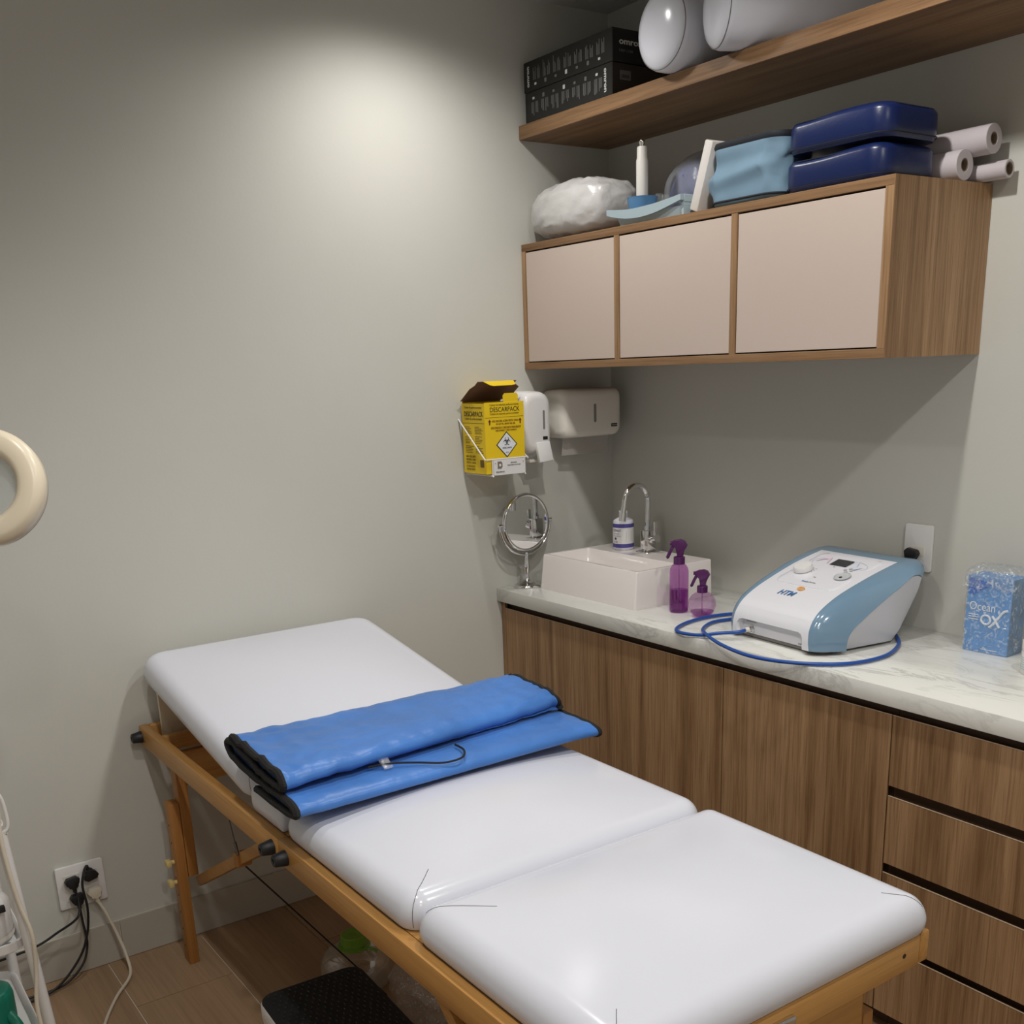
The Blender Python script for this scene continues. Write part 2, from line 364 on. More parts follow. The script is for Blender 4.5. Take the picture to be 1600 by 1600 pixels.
# ------------------------------------------------------------------ room
RX, RY, H = 3.35, -3.25, 2.50
fl = struct('floor', box(-.1, RX+.1, RY-.1, .1, -.08, -.003), M_grout)
PW, PL, GAP = .2545, 1.06, .0032
rows = range(-8, 6)
full = None
for k in rows:
    y0, y1 = -1.292 + k*PW + GAP/2, -1.292 + (k+1)*PW - GAP/2
    y0, y1 = max(y0, RY), min(y1, 0)
    if y1-y0 < .02: continue
    off = (.27 if k % 2 == 0 else .80) - PL*3
    xs = [off + PL*i for i in range(9)]
    for a, c in zip(xs, xs[1:]):
        a, c = max(a+GAP/2, .0), min(c-GAP/2, RX)
        if c-a < .03: continue
        part('plank', box(a, c, y0, y1, -.003, 0), M_plank, fl, 0)
struct('wall_left', box(-.1, 0, RY-.1, .1, 0, H), M_wall)
struct('wall_back', box(0, RX, 0, .1, 0, H), M_wall)
struct('wall_right', box(RX, RX+.1, RY-.1, .1, 0, H), M_ceil)
struct('wall_front', box(0, RX, RY-.1, RY, 0, H), M_ceil)
struct('ceiling', box(-.1, RX+.1, RY-.1, .1, H, H+.08), M_ceil)
bb = struct('baseboard_left', box(0, .006, RY, -.44, 0, .112), M_grout)
for a, c in ((RY, -2.816), (-2.813, -1.758), (-1.755, -.70), (-.697, -.44)):
    part('baseboard_tile', box(.006, .012, a, c, .0015, .1135), M_base, bb, 0)

# ------------------------------------------------------------------ base cabinets, worktop
CY, CD = -.4639, .006
def carcass(t, x0, x1):
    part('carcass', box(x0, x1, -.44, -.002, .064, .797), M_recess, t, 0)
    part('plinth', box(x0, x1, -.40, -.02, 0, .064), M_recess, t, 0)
def front(t, name, x0, x1, z0, z1, m=None):
    d = part(name, box(x0, x1, CY, CY+CD, z0, z1, .0008, 1), m or M_walnut_v, t, 0)
    part('highlight_band', box(x0+.0005, x1-.0005, CY-.0004, CY+.002, z1, z1+.0011), M_edge, d, 0)  # pale edging, with the top edge's highlight put into its colour
    return d
u1 = thing('base_cabinet', 'walnut two-door base cabinet under the sink, next to the left wall', 'cabinet', (.485, -.23, 0))
carcass(u1, .002, .9685)
part('filler_strip', box(.002, .020, CY, CY+CD, .02, .797, .0008, 1), M_walnut_v, u1, 0)
front(u1, 'door', .0218, .4838, .068, .7754); front(u1, 'door', .4850, .9668, .068, .7754)
u2 = thing('base_cabinet', 'walnut single-door base cabinet under the blue and white machine', 'cabinet', (1.212, -.23, 0))
carcass(u2, .9695, 1.4555); front(u2, 'door', .9704, 1.4548, .068, .7754)
u3 = thing('drawer_cabinet', 'walnut cabinet of four drawers with dark finger gaps, at right edge', 'cabinet', (1.70, -.23, 0))
carcass(u3, 1.4570, 1.945)
for z0, z1 in ((.617, .7754), (.435, .593), (.252, .412), (.068, .234)): front(u3, 'drawer', 1.4580, 1.944, z0, z1)
single('worktop', box(.001, 2.02, -.4793, -.001, .798, .840, .002, 2), M_marble, 'white veined marble worktop running along the back wall', 'worktop', (1.0, -.24, .798))

# ------------------------------------------------------------------ wall cabinet and shelf
U0, U1, UD, UX, TH = 1.4983, 1.8533, .3426, 1.2916, .020
uc = thing('wall_cabinet', 'walnut wall cabinet with three blush pink doors above the sink', 'cabinet', (.646, -.17, U0))
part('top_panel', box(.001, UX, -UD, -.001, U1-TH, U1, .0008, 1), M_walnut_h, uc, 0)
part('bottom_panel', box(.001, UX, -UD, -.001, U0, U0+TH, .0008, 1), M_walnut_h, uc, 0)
for a, c in ((.001, TH), (.4326-TH/2, .4326+TH/2), (.8572-TH/2, .8572+TH/2), (UX-TH, UX)):
    part('side_panel' if a < .01 or c > 1.2 else 'divider', box(a, c, -UD + (.0 if c > 1.2 else .0004), -.001, U0+TH, U1-TH), M_walnut_v, uc, 0)
part('end_panel', box(UX, UX+.0015, -UD+.0004, -.001, U0, U1), M_walnut_v, uc, 0)
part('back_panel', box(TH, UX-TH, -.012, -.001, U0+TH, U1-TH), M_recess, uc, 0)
for a, c in ((TH, .4326-TH/2), (.4326+TH/2, .8572-TH/2), (.8572+TH/2, UX-TH)):
    part('door', box(a+.0015, c-.0015, -UD+.0015, -UD+.0195, U0+TH+.003, U1-TH-.004, .0006, 1), M_pink, uc, 0)
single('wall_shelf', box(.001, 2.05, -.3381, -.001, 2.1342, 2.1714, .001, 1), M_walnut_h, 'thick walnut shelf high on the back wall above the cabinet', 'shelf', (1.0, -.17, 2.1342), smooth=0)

# ------------------------------------------------------------------ massage table
Y0, Y1, RT, RB, X0, XF, X1 = -1.635, -.965, .645, .592, .014, .921, 1.900
bed = thing('massage_table', 'folding wooden massage table with white vinyl cushions and raised headrest', 'massage table', (.95, -1.30, 0))
def rail(x0, x1, y0, y1): return box(x0, x1, y0, y1, RB, RT, .004, 2)
for x0, x1 in ((X0, XF-.0008), (XF+.0008, X1)):
    part('side_rail', rail(x0, x1, Y0, Y0+.024), M_beech, bed)
    part('side_rail', rail(x0, x1, Y1-.024, Y1), M_beech, bed)
M_beech_y = wood('honey_wood_cross', ((.42, .20, .055), (.52, .27, .080), (.60, .325, .105)), 'Y', .8, .38)
part('end_rail', rail(X1-.024, X1+.001, Y0+.0245, Y1-.0245), M_beech_y, bed)
part('end_rail', rail(X0, X0+.022, Y0+.0245, Y1-.0245), M_beech_y, bed)
part('cross_rail', rail(XF-.024, XF-.001, Y0+.0245, Y1-.0245), M_beech_y, bed)
part('cross_rail', rail(XF+.001, XF+.024, Y0+.0245, Y1-.0245), M_beech_y, bed)
part('deck_panel', box(.76, XF-.001, Y0+.0245, Y1-.0245, .634, .644), M_beech_y, bed, 0)
part('deck_panel', box(XF+.025, X1-.0245, Y0+.0245, Y1-.0245, .634, .644), M_beech_y, bed, 0)
CW, CTH, YC = .658, .060, -1.2905
def pad(x0, x1, name='cushion', rc=.045, re=.040, crown=.024):
    b = cushion(x1-x0, CW, CTH, rc, re, crown); return part(name, xf(b, Matrix.Translation(((x0+x1)/2, YC, RT+.0015))), M_vinyl, bed, 60)
pad(.752, .9075, rc=.012, re=.022, crown=.014)
pad_seat = pad(.9095, 1.415, rc=.045)
pad_foot = pad(1.417, 1.907, rc=.038, re=.042, crown=.026)
# raised headrest, hinged at x = .742
LB, ANG = .732, math.radians(9.6)
mh = Matrix.Translation((.746, YC, RT+.003)) @ Matrix.Rotation(ANG, 4, 'Y')
part('headrest_board', xf(box(-LB+.02, -.005, -CW/2+.02, CW/2-.02, 0, .010), mh), M_beech_y, bed, 0)
pad_head = part('headrest_cushion', xf(xf(cushion(LB, CW, .068, .06, .040, .028), Matrix.Translation((-LB/2, 0, .0105))), mh), M_vinyl, bed, 60)
# seams on the cushions, laid on the vinyl
from mathutils.bvhtree import BVHTree
def seam(cush, pts):
    tree = BVHTree.FromPolygons([v.co for v in cush.data.vertices], [p.vertices[:] for p in cush.data.polygons]); wi = world_of(bed); out = []
    for p in smooth_path(pts, 8):
        q, n_, _, _ = tree.find_nearest(wi.inverted() @ p); out.append(wi @ (q + n_*.0002))
    part('seam', tube(out, .0006, 5), M_seam, bed)
seam(pad_seat, [(1.404, Y0+.026, .650), (1.404, Y0+.026, .69), (1.395, Y0+.038, .715), (1.37, Y0+.065, .722), (1.335, Y0+.100, .724)])
seam(pad_foot, [(1.430, Y0+.030, .700), (1.450, Y0+.050, .7165), (1.475, Y0+.080, .721), (1.515, Y0+.115, .724)])
seam(pad_foot, [(1.897, Y0+.026, .655), (1.895, Y0+.030, .690), (1.875, Y0+.050, .716), (1.835, Y0+.085, .722)])
seam(pad_foot, [(1.897, Y1-.018, .690), (1.880, Y1-.035, .714), (1.850, Y1-.06, .720)])
seam(pad_head, [(.735, Y0+.016, .668), (.735, Y0+.016, .69), (.730, Y0+.022, .715)])
# rubber bumpers on the near rail
for x, z in ((.034, .618), (.893, .619), (.957, .619)):
    part('rubber_bumper', lathe([(.016, 0), (.0158, .004), (.0125, .024), (.0105, .026), (.005, .026), (.004, .018)], (x, Y0, z), (0, -1, 0), 24), M_black, bed)
for x, z in ((.058, .611), (.915, .606), (1.86, .622)):
    part('screw_hole', cyl((x, Y0-.0004, z), (x, Y0+.002, z), .0028, n=10), M_ink, bed, 0)
part('fold_hinge', box(XF-.012, XF+.012, Y0-.0008, Y0+.001, .597, .612), mat('brass', (.5, .3, .12), .35, 1), bed, 0)
for y, z in ((-1.03, .622),):
    part('screw_hole', cyl((X1-.001, y, z), (X1+.0016, y, z), .004, n=10), M_ink, bed, 0)
# latch on the foot rail
lt = part('latch', box(X1+.001, X1+.010, -1.345, -1.285, .598, .628, .003, 2), M_chrome, bed)
part('latch_tongue', box(X1+.010, X1+.014, -1.335, -1.300, .604, .622, .003, 2), M_steel, lt)
# legs: a fixed upper post under the rail and a bolted, drilled extension
for xl, sx in ((.138, 1), (1.795, -1)):
    for yl, sy in ((Y0+.010, 1), (Y1-.010, -1)):
        ya, yb = sorted((yl, yl+sy*.027)); yc, yd = sorted((yl+sy*.0275, yl+sy*.0545))
        lg = part('leg', box(xl-.021, xl+.021, yc, yd, .25, RB+.040 if False else RB, .003, 2), M_beech_v, bed)
        ex = part('leg_extension', box(xl-.021, xl+.021, ya, yb, 0, .462, .003, 2), M_beech_v, bed)
        yo = ya if sy > 0 else yb
        for k in range(8):
            z = .05 + k*.05
            if abs(z-.30) > .012 and abs(z-.235) > .012:
                part('peg_hole', cyl((xl, yo-sy*.0004, z), (xl, yo+sy*.002, z), .003, n=8), M_ink, ex, 0)
        for z in (.296, .238):
            part('wing_knob', join(cyl((xl, yo, z), (xl, yo-sy*.012, z), .006, n=12), box(xl-.012, xl+.012, min(yo-sy*.008, yo-sy*.022), max(yo-sy*.008, yo-sy*.022), z-.009, z+.009, .004, 2)), M_knob, ex)
    part('leg_apron', box(xl-.010, xl+.010, Y0+.066, Y1-.066, .50, RB, .003, 2) if sx > 0 else box(xl+.0215, xl+.036, Y0+.06, Y1-.062, .36, RB-.001, .002, 2), M_beech_y, bed)
    if sx < 0: part('screw_hole', cyl((xl+.035, Y1-.078, .575), (xl+.0364, Y1-.078, .575), .004, n=10), M_ink, bed, 0)
    # diagonal strut from each leg up to its rail, hinged at the middle
    for yb in (Y0+.068, Y1-.068):
        xa, xb, za, zb = xl+sx*.015, xl+sx*(.66 if sx > 0 else .46), .230, RB-.002
        o_ = Vector((xa, yb, za)); d_ = Vector((xb-xa, 0, zb-za)); L_ = d_.length; d_.normalize()
        m_ = Matrix.Translation(o_) @ Matrix.Rotation(-math.atan2(zb-za, sx*(xb-xa))*sx if sx > 0 else PI+math.atan2(zb-za, xa-xb), 4, 'Y')
        part('strut', xf(box(0, L_, -.010, .010, -.014, .014, .003, 2), m_), M_beech, bed)
        mid = o_ + d_*(L_*.55)
        part('strut_block', xf(box(-.012, .012, -.020, .020, -.018, .018, .006, 3), Matrix.Translation(mid)), M_beech_v, bed)
# tension cables
part('tension_cable', tube([(.455, Y0+.055, RB), (.50, Y0+.050, .53), (.545, Y0+.045, .462)], .0016, 6), M_steel, bed)
part('cable_spring', tube([(.530, Y0+.047, .484), (.548, Y0+.045, .458)], .0034, 8), M_steel, bed)
part('tension_cable', tube([(.562, Y0+.055, .432), (.610, -1.363, .125), (.628, -1.282, .008)], .0020, 6), M_blackm, bed)
# prop under the headrest
part('prop_board', box(.060, .072, Y0+.045, Y0+.115, .600, .742, .001, 1), M_cream, bed)
part('prop_board', box(.060, .072, Y1-.115, Y1-.045, .600, .742, .001, 1), M_cream, bed)
part('prop_bar', box(.120, .142, Y0+.026, Y1-.026, .600, .640, .003, 2), M_beech_y, bed)

# ------------------------------------------------------------------ folded blue thermal blanket
bl = thing('thermal_blanket', 'folded bright blue nylon blanket with black binding lying on the table', 'blanket', (.88, -1.28, .722), math.radians(-2.2))
path = smooth_path([(.86, 0, .7335), (.95, 0, .7315), (1.015, 0, .7320), (1.050, 0, .7400), (1.035, 0, .7530), (.97, 0, .7555), (.88, 0, .7560), (.80, 0, .7585), (.745, 0, .7680),
                    (.722, 0, .7870), (.745, 0, .7985), (.80, 0, .7935), (.87, 0, .7830), (.93, 0, .7745), (.975, 0, .7725), (1.003, 0, .7830), (.985, 0, .7975), (.92, 0, .8040), (.84, 0, .8080), (.780, 0, .8110), (.755, 0, .8085)], 7)
def y_end(lift, y1): return y1 - .040*lift if y1 > -1.2 else y1
def open_up(p, y, y0=-1.640): return .003*max(0, (p.z-.775))/.045*math.exp(-(y-y0)/.09)
def taper(p, y): return .075*max(0, (y+1.64)/.70)*min(1, max(0, (p.z-.764)/.012))*max(0, (p.x-.80)/.20)
def crinkle(p, y, seed):
    e = math.exp(-(y+1.64)/.12) + math.exp(-(-.92-y)/.14)
    return (noise.noise(Vector((p.x*34, y*26, seed+p.z*30)))*.0048 + noise.noise(Vector((p.x*70, y*46, seed+9)))*.0022)*(.30+min(1.3, e))
def sheet(path, y0, y1, half, ny=70, amp=.004, seed=1, twist=None):
    n = len(path); nor = []
    for i in range(n):
        t = path[min(i+1, n-1)]-path[max(i-1, 0)]; nor.append(Vector((-t.z, 0, t.x)).normalized())
    outline = [(path[i], nor[i], 1) for i in range(n)] + [(path[i], nor[i], -1) for i in reversed(range(n))]
    rings = []
    for j in range(ny+1):
        ring = []
        for (p, m, s) in outline:
            h = half*(1 if 0 < j < ny else .6)
            q = p + m*(s*h); lift = max(0, (p.z-.728))/.09; y = y0 + (y_end(lift, y1)-y0)*j/ny
            w1 = noise.noise(Vector((p.x*9, y*7, seed+p.z*20)))*amp*lift; w2 = noise.noise(Vector((p.x*30, y*24, seed+5+p.z*30)))*amp*.4*lift
            sag = -.010*max(0, (y-(-.985))/.08)**2*(.3+.7*(1-lift)) if y > -.985 else 0
            ring.append(Vector((q.x - taper(p, y) + w1*1.2 + .018*lift*math.sin(y*5+1)*.3, y, q.z + w1 + crinkle(p, y, seed)*min(1, lift*2) + sag + open_up(p, y))))
        rings.append(ring)
    return loft(rings)
part('folded_sheet', sheet(path, -1.640, -.925, .0052, 120), M_blanket, bl, 50)
for y1_ in (-1.640, -.925):
    sg = 1 if y1_ > -1 else -1
    lifts = [max(0, (p.z-.728))/.09 for p in path]
    rim = []
    for p, lf in zip(path, lifts):
        ye = y_end(lf, y1_)
        w1 = noise.noise(Vector((p.x*9, ye*7, 1+p.z*20)))*.004*lf
        sag = -.010*max(0, (ye+.985)/.08)**2*(.3+.7*(1-lf)) if ye > -.985 else 0
        rim.append(Vector((p.x - taper(p, ye) + w1*1.2 + .018*lf*math.sin(ye*5+1)*.3, ye+sg*.001, p.z + w1 + crinkle(p, ye, 1)*min(1, lf*2) + sag + open_up(p, ye))))
    rim = rim[::2] + [rim[-1]]
    part('binding', tube(rim, .0082, 7, rads=[.0078 + .0008*noise.noise(q*90) for q in rim]), M_bind, bl)
part('heating_wire', tube([(.985, -1.46, .769), (1.000, -1.415, .771), (1.022, -1.37, .768), (1.048, -1.325, .764), (1.052, -1.285, .766), (1.025, -1.262, .769), (.985, -1.258, .769)], .0022, 8, 6), M_blackm, bl)
part('wire_sheath', xf(box(-.014, .014, -.010, .010, -.001, .001), Matrix.Translation((.995, -1.425, .772)) @ Matrix.Rotation(.5, 4, 'Y')), M_film, bl, 0)

# ------------------------------------------------------------------ sink, tap, items on the worktop
Z = .840
sk = thing('wash_basin', 'rectangular white ceramic countertop basin beside the mirror', 'sink', (.330, -.23, Z))
def ring(x0, x1, y0, y1, z, r): return [Vector((x, y, z)) for x, y in rr((x1-x0)/2, (y1-y0)/2, r, 5, (x0+x1)/2, (y0+y1)/2)]
Ts = .948
b = loft([ring(.104, .549, -.384, -.080, Z, .006), ring(.113, .551, -.3765, -.086, Ts-.003, .006), ring(.115, .549, -.3745, -.088, Ts, .005),
          ring(.1285, .5370, -.3615, -.206, Ts, .006), ring(.1305, .535, -.3595, -.208, Ts-.003, .008), ring(.148, .520, -.345, -.222, .872, .02), ring(.165, .503, -.330, -.237, .866, .03), ring(.31, .36, -.30, -.26, .864, .018)])
part('bowl', b, M_ceramic, sk, 35)
part('drain', lathe([(.020, 0), (.020, .002), (.014, .003)], (.335, -.28, .8645), n=20), M_chrome, sk)
FX, FY = .325, -.132
tp = thing('tap', 'chrome gooseneck tap with square base on the basin deck', 'tap', (FX, FY, Ts))
part('base_plate', box(FX-.027, FX+.027, FY-.027, FY+.027, Ts, Ts+.004, .001, 1), M_chrome, tp)
part('body', box(FX-.0165, FX+.0165, FY-.0165, FY+.0165, Ts+.004, Ts+.068, .0012, 2), M_chrome, tp)
part('collar', cyl((FX, FY, Ts+.068), (FX, FY, Ts+.082), .0115, n=24), M_chrome, tp)
sp = [(FX, FY, Ts+.08), (FX, FY, Ts+.13), (FX, FY, Ts+.160)] + [(FX, FY-.047+.047*math.cos(t), Ts+.160+.047*math.sin(t)) for t in [PI*k/10 for k in range(1, 10)]] + [(FX, FY-.0955, Ts+.152), (FX, FY-.101, Ts+.122)]
part('spout', tube(sp, .0085, 16, 3), M_chrome, tp, 60)
part('aerator', cyl((FX, FY-.0995, Ts+.130), (FX, FY-.1025, Ts+.106), .0105, n=20), M_chrome, tp)
part('lever_arm', cyl((FX+.016, FY, Ts+.040), (FX+.042, FY, Ts+.046), .011, .0125, 20), M_chrome, tp)
part('lever', box(FX+.030, FX+.037, FY-.0065, FY+.0065, Ts+.050, Ts+.098, .002, 2), M_chrome, tp)

bt = thing('soap_bottle', 'white pump-less bottle with indigo bands standing on the basin deck', 'bottle', (.222, -.142, Ts))
bx, by = .222, -.142
part('body', lathe([(.030, 0), (.0325, .004), (.0325, .082), (.030, .090), (.018, .097), (.0135, .098), (.0135, .118), (.012, .119)], (bx, by, Ts+.0005), n=36), M_milk, bt)
lb = part('paper_label', lathe([(.0328, .010), (.0328, .080)], (bx, by, Ts), n=36, cap0=False, cap1=False), M_label, bt)
for z0, z1 in ((.008, .020), (.070, .082)):
    part('band', lathe([(.0331, z0), (.0331, z1)], (bx, by, Ts), n=36, cap0=False, cap1=False), M_indigo, lb)
def curved_text(s, h, c, r, ang, z, m, parent, width):
    o = text(s, h, (0, 0, 0), (1, 0, 0), (0, 0, 1), m, parent, width=width, align='LEFT', off=0)
    inv = world_of(parent).inverted()
    for v in o.data.vertices:
        p = v.co if False else (world_of(parent) @ v.co); a = ang + p.x/r; rr_ = r + .0004 - p.y*0
        v.co = inv @ Vector((c[0] + rr_*math.cos(a), c[1] + rr_*math.sin(a), z + p.z))
    return o
va = math.atan2(-2.3285-by, 2.7566-bx)
curved_text('COSMADO', .0105, (bx, by), .0331, va-1.15, Ts+.058, M_indigo, lb, .030)
curved_text('sabonete', .0055, (bx, by), .0331, va-1.05, Ts+.050, M_grey, lb, .022)
curved_text('extratos', .0055, (bx, by), .0331, va-1.05, Ts+.043, M_grey, lb, .026)
curved_text('liquido', .0065, (bx, by), .0331, va-1.05, Ts+.0245, M_indigo, lb, .016)
b = B()
for k in range(7):
    for a0, a1 in ((va+.25, va+.85),):
        z = Ts+.030+k*.0045
        b.faces.new([b.verts.new((bx+.0332*math.cos(a), by+.0332*math.sin(a), zz)) for a, zz in ((a0, z), (a1, z), (a1, z+.0012), (a0, z+.0012))])
part('fine_print', b, M_grey, lb, 0)
part('emblem', lathe([(.004, 0), (.004, .0005)], (bx+.0332*math.cos(va-.80), by+.0332*math.sin(va-.80), Ts+.036), (math.cos(va-.8), math.sin(va-.8), 0), 16), M_indigo, lb)

# make-up mirror
mx, my = .062, -.403
mr = thing('table_mirror', 'round chrome swivel mirror on a turned stand by the left wall', 'mirror', (mx, my, Z))
part('base', lathe([(.043, 0), (.044, .004), (.042, .009), (.036, .013), (.030, .015), (.014, .021), (.008, .026), (.007, .03)], (mx, my, Z), n=40), M_chrome, mr, 50)
part('stem', lathe([(.0065, .026), (.0075, .034), (.006, .040), (.0085, .055), (.0100, .066), (.0085, .080), (.0055, .098), (.0075, .106), (.006, .112)], (mx, my, Z), n=24), M_chrome, mr, 60)
mz, mrad = Z+.204, .089
na = math.radians(3); mn = Vector((math.cos(na), math.sin(na), .02)).normalized(); mt = Vector((-math.sin(na), math.cos(na), 0)); mc = Vector((mx, my, mz))
arc = [mc + mt*((mrad+.0105)*math.cos(t)) + Vector((0, 0, (mrad+.0105)*math.sin(t))) for t in [PI + PI*k/24 for k in range(25)]]
part('yoke', tube(arc, .0042, 10), M_chrome, mr)
for s in (-1, 1): part('pivot', cyl(mc + mt*(s*(mrad+.001)), mc + mt*(s*(mrad+.016)), .0045, n=14), M_chrome, mr)
fr = part('frame', lathe([(mrad-.009, .0055), (mrad-.006, .0085), (mrad-.001, .0075), (mrad+.002, 0), (mrad-.001, -.0075), (mrad-.006, -.0085), (mrad-.020, -.0088)], mc, mn, 48, cap0=False), M_chrome, mr, 60)
part('mirror_glass', lathe([(mrad-.0075, .004), (mrad-.0085, .0058)], mc, mn, 48), M_mirror, fr)

# purple spray bottles
def trigger(t, c, z, d, k=1.0):
    """spray head with its nozzle along d"""
    d = Vector(d).normalized(); s = Vector((0, 0, 1)).cross(d); o = Vector((c[0], c[1], z))
    def ex(pts, wdt): return prism(pts, o - s*(wdt/2), d, (0, 0, 1), -wdt if d.cross(Vector((0, 0, 1))).dot(s) < 0 else wdt, .0015)
    part('collar', lathe([(.0145*k, 0), (.0145*k, .017*k), (.0125*k, .0185*k)], o, n=28), M_purpled, t)
    h = part('spray_head', ex([(x*k, y*k) for x, y in ((-.009, .018), (.006, .018), (.007, .038), (.012, .044), (.019, .047), (.020, .056), (.010, .060), (-.004, .062), (-.014, .058), (-.020, .048), (-.016, .040), (-.010, .032))], .017*k), M_purpled, t)
    part('trigger', ex([(x*k, y*k) for x, y in ((.011, .045), (.020, .046), (.026, .034), (.033, .018), (.030, .013), (.025, .016), (.018, .032))], .010*k), M_purpled, h)
    part('nozzle', cyl(o + d*(.019*k) + Vector((0, 0, .0515*k)), o + d*(.024*k) + Vector((0, 0, .0515*k)), .005*k, n=14), M_purpled, h)
dl = Vector((-.62, -.78, 0))
s1 = thing('spray_bottle', 'tall purple spray bottle half full, standing beside the basin', 'spray bottle', (.640, -.302, Z))
part('bottle', lathe([(.001, .0005), (.0235, .0005), (.0258, .004), (.0262, .012), (.0262, .112), (.0245, .122), (.019, .131), (.0135, .134)], (.640, -.302, Z), n=36, cap0=False, cap1=False), M_purple, s1, 60)
part('liquid', lathe([(.0235, .003), (.0255, .006), (.0255, .062), (.0245, .0625)], (.640, -.302, Z), n=36), M_liquid, s1)
part('dip_tube', tube([(.640, -.302, Z+.006), (.640, -.302, Z+.13)], .0018, 8), M_purplel, s1)
trigger(s1, (.640, -.302), Z+.134, dl, 1.10)
s2 = thing('spray_bottle', 'short round purple spray bottle beside the tall one', 'spray bottle', (.726, -.298, Z))
part('bottle', lathe([(.001, .0005), (.018, .0005), (.022, .002), (.030, .011), (.0368, .026), (.0378, .034), (.0355, .047), (.029, .058), (.020, .065), (.0125, .067)], (.726, -.298, Z), n=40, cap0=False, cap1=False), M_purplel, s2, 60)
part('liquid', lathe([(.017, .002), (.0215, .004), (.029, .0115), (.0318, .015), (.030, .0155)], (.726, -.298, Z), n=40), M_purple, s2)
part('dip_tube', tube([(.726, -.298, Z+.006), (.726, -.298, Z+.065)], .0018, 8), M_purplel, s2)
trigger(s2, (.726, -.298), Z+.067, Vector((-.80, -.60, 0)), 1.0)

# ------------------------------------------------------------------ vacuum therapy machine
DW, DP = .180, .355
dv = thing('therapy_machine', 'blue and white sloping therapy machine with dials on the worktop', 'therapy machine', (1.056, -.402, Z), math.radians(-4.0))
DM = world_of(dv)
prof = [(.000, .012), (-.001, .030), (.001, .048), (.006, .064), (.016, .080), (.032, .095), (.055, .109), (.085, .123), (.12, .136), (.16, .149), (.20, .161), (.24, .171), (.28, .180), (.31, .186), (.33, .1885), (.348, .1870), (.358, .181)]
prof = [(p.x, p.z) for p in smooth_path([(a, 0, b) for a, b in prof[:5]], 12)[:-1]] + [(p.x, p.z) for p in smooth_path([(a, 0, b) for a, b in prof[4:]], 4)]
NP = len(prof)
def half_w(s, z): return DW - .006 + .012*min(1, s/.2) + .003*math.sin(min(1, z/.19)*PI)
def ub(i):
    s, z = prof[i]; t = min(1, max(0, (z-.012)/.12)); return .735 - .085*t
def sst(t): t = min(1, max(0, t)); return t*t*(3-2*t)
def surf(u, s, z):
    f = max(0, (abs(u)-.70)/.30); k = f*f
    return Vector((u*half_w(s, z), s + .075*k*(1-sst((s-.03)/.25)) - .05*k*sst((s-.22)/.13), z - (.026*k)*min(1, z/.10)))
def top_at(u, s):
    """surface point and unit tangents at width u (metres) and depth s"""
    for i in range(NP-1):
        if prof[i][0] <= s <= prof[i+1][0] and prof[i][1] > .05:
            t = (s-prof[i][0])/max(1e-9, prof[i+1][0]-prof[i][0]); z = prof[i][1] + t*(prof[i+1][1]-prof[i][1])
            ey = Vector((0, prof[i+1][0]-prof[i][0], prof[i+1][1]-prof[i][1])).normalized()
            return Vector((u, s, z)), Vector((1, 0, 0)), ey
IB = max(i for i in range(NP) if prof[i][0] < .300)
def grid(us, i0, i1, push=None):
    rows = []
    for i in range(i0, i1+1):
        s, z = prof[i]; rows.append([DM @ (surf(u(i), s, z) + (push(u(i), s, z) if push else Vector())) for u in us])
    return loft(rows, False, False, False)
def recess(u, s, z):
    if z > .068: return Vector()
    x = u*DW; zt = .050
    e = lambda d: min(1, max(0, d/.0025))
    rr_ = max(abs(x+.002)-.094, 0); ztt = zt - (.018 - math.sqrt(max(0, .018**2-min(.018, rr_)**2)))
    return Vector((0, -.0+.020*e(.112-abs(x+.002))*e(ztt-z), 0))
NU = 150
part('front_panel', grid([(lambda i, t=t: ub(i)*t) for t in [-1+2*k/NU for k in range(NU+1)]], 0, IB, recess), M_devw, dv, 35)
for sgn in (-1, 1):
    part('side_band', grid([(lambda i, t=t: sgn*(ub(i)+(1-ub(i))*t)) for t in [k/14 for k in range(15)]], 0, IB), M_devb, dv, 60)
part('rear_band', grid([(lambda i, t=t: t) for t in [-1+2*k/40 for k in range(41)]], IB, NP-1), M_devb, dv, 60)
# white side walls, underside and back
under = [(.010, .006), (.10, .006), (.20, .006), (.245, .008), (.27, .03), (.30, .075), (.33, .125), (.35, .165)]
for sgn in (-1, 1):
    b = B(); tops = [surf(sgn, *prof[i]) for i in range(NP)]
    def bot(y):
        if y <= under[3][0]: return .006
        for (a, c), (d, e) in zip(under[3:], under[4:]):
            if y <= d: return c + (e-c)*(y-a)/(d-a)
        return under[-1][1]
    rows = []
    for p in tops:
        zb = min(bot(p.y), p.z-.002); rows.append([DM @ Vector((p.x - sgn*(.0035 if j else .002) - sgn*.016*(j/6)**1.5*1.3*(1 if p.y > .02 else .6), p.y, p.z-.002 + (zb-p.z+.002)*j/6)) for j in range(7)])
    part('side_panel', loft(rows, False, False, False), M_devs, dv, 60)
part('base', xf(slab(0, .135, .001, .146, .112, [(.004, 0), (0, .003), (0, .010)], .03), DM.copy()), M_grey, dv)
part('back_panel', xf(loft([[Vector((x*(DW-.02), y, z)) for y, z in under[3:]] for x in (-1, 1)], False, False, False), DM.copy()), M_devs, dv)
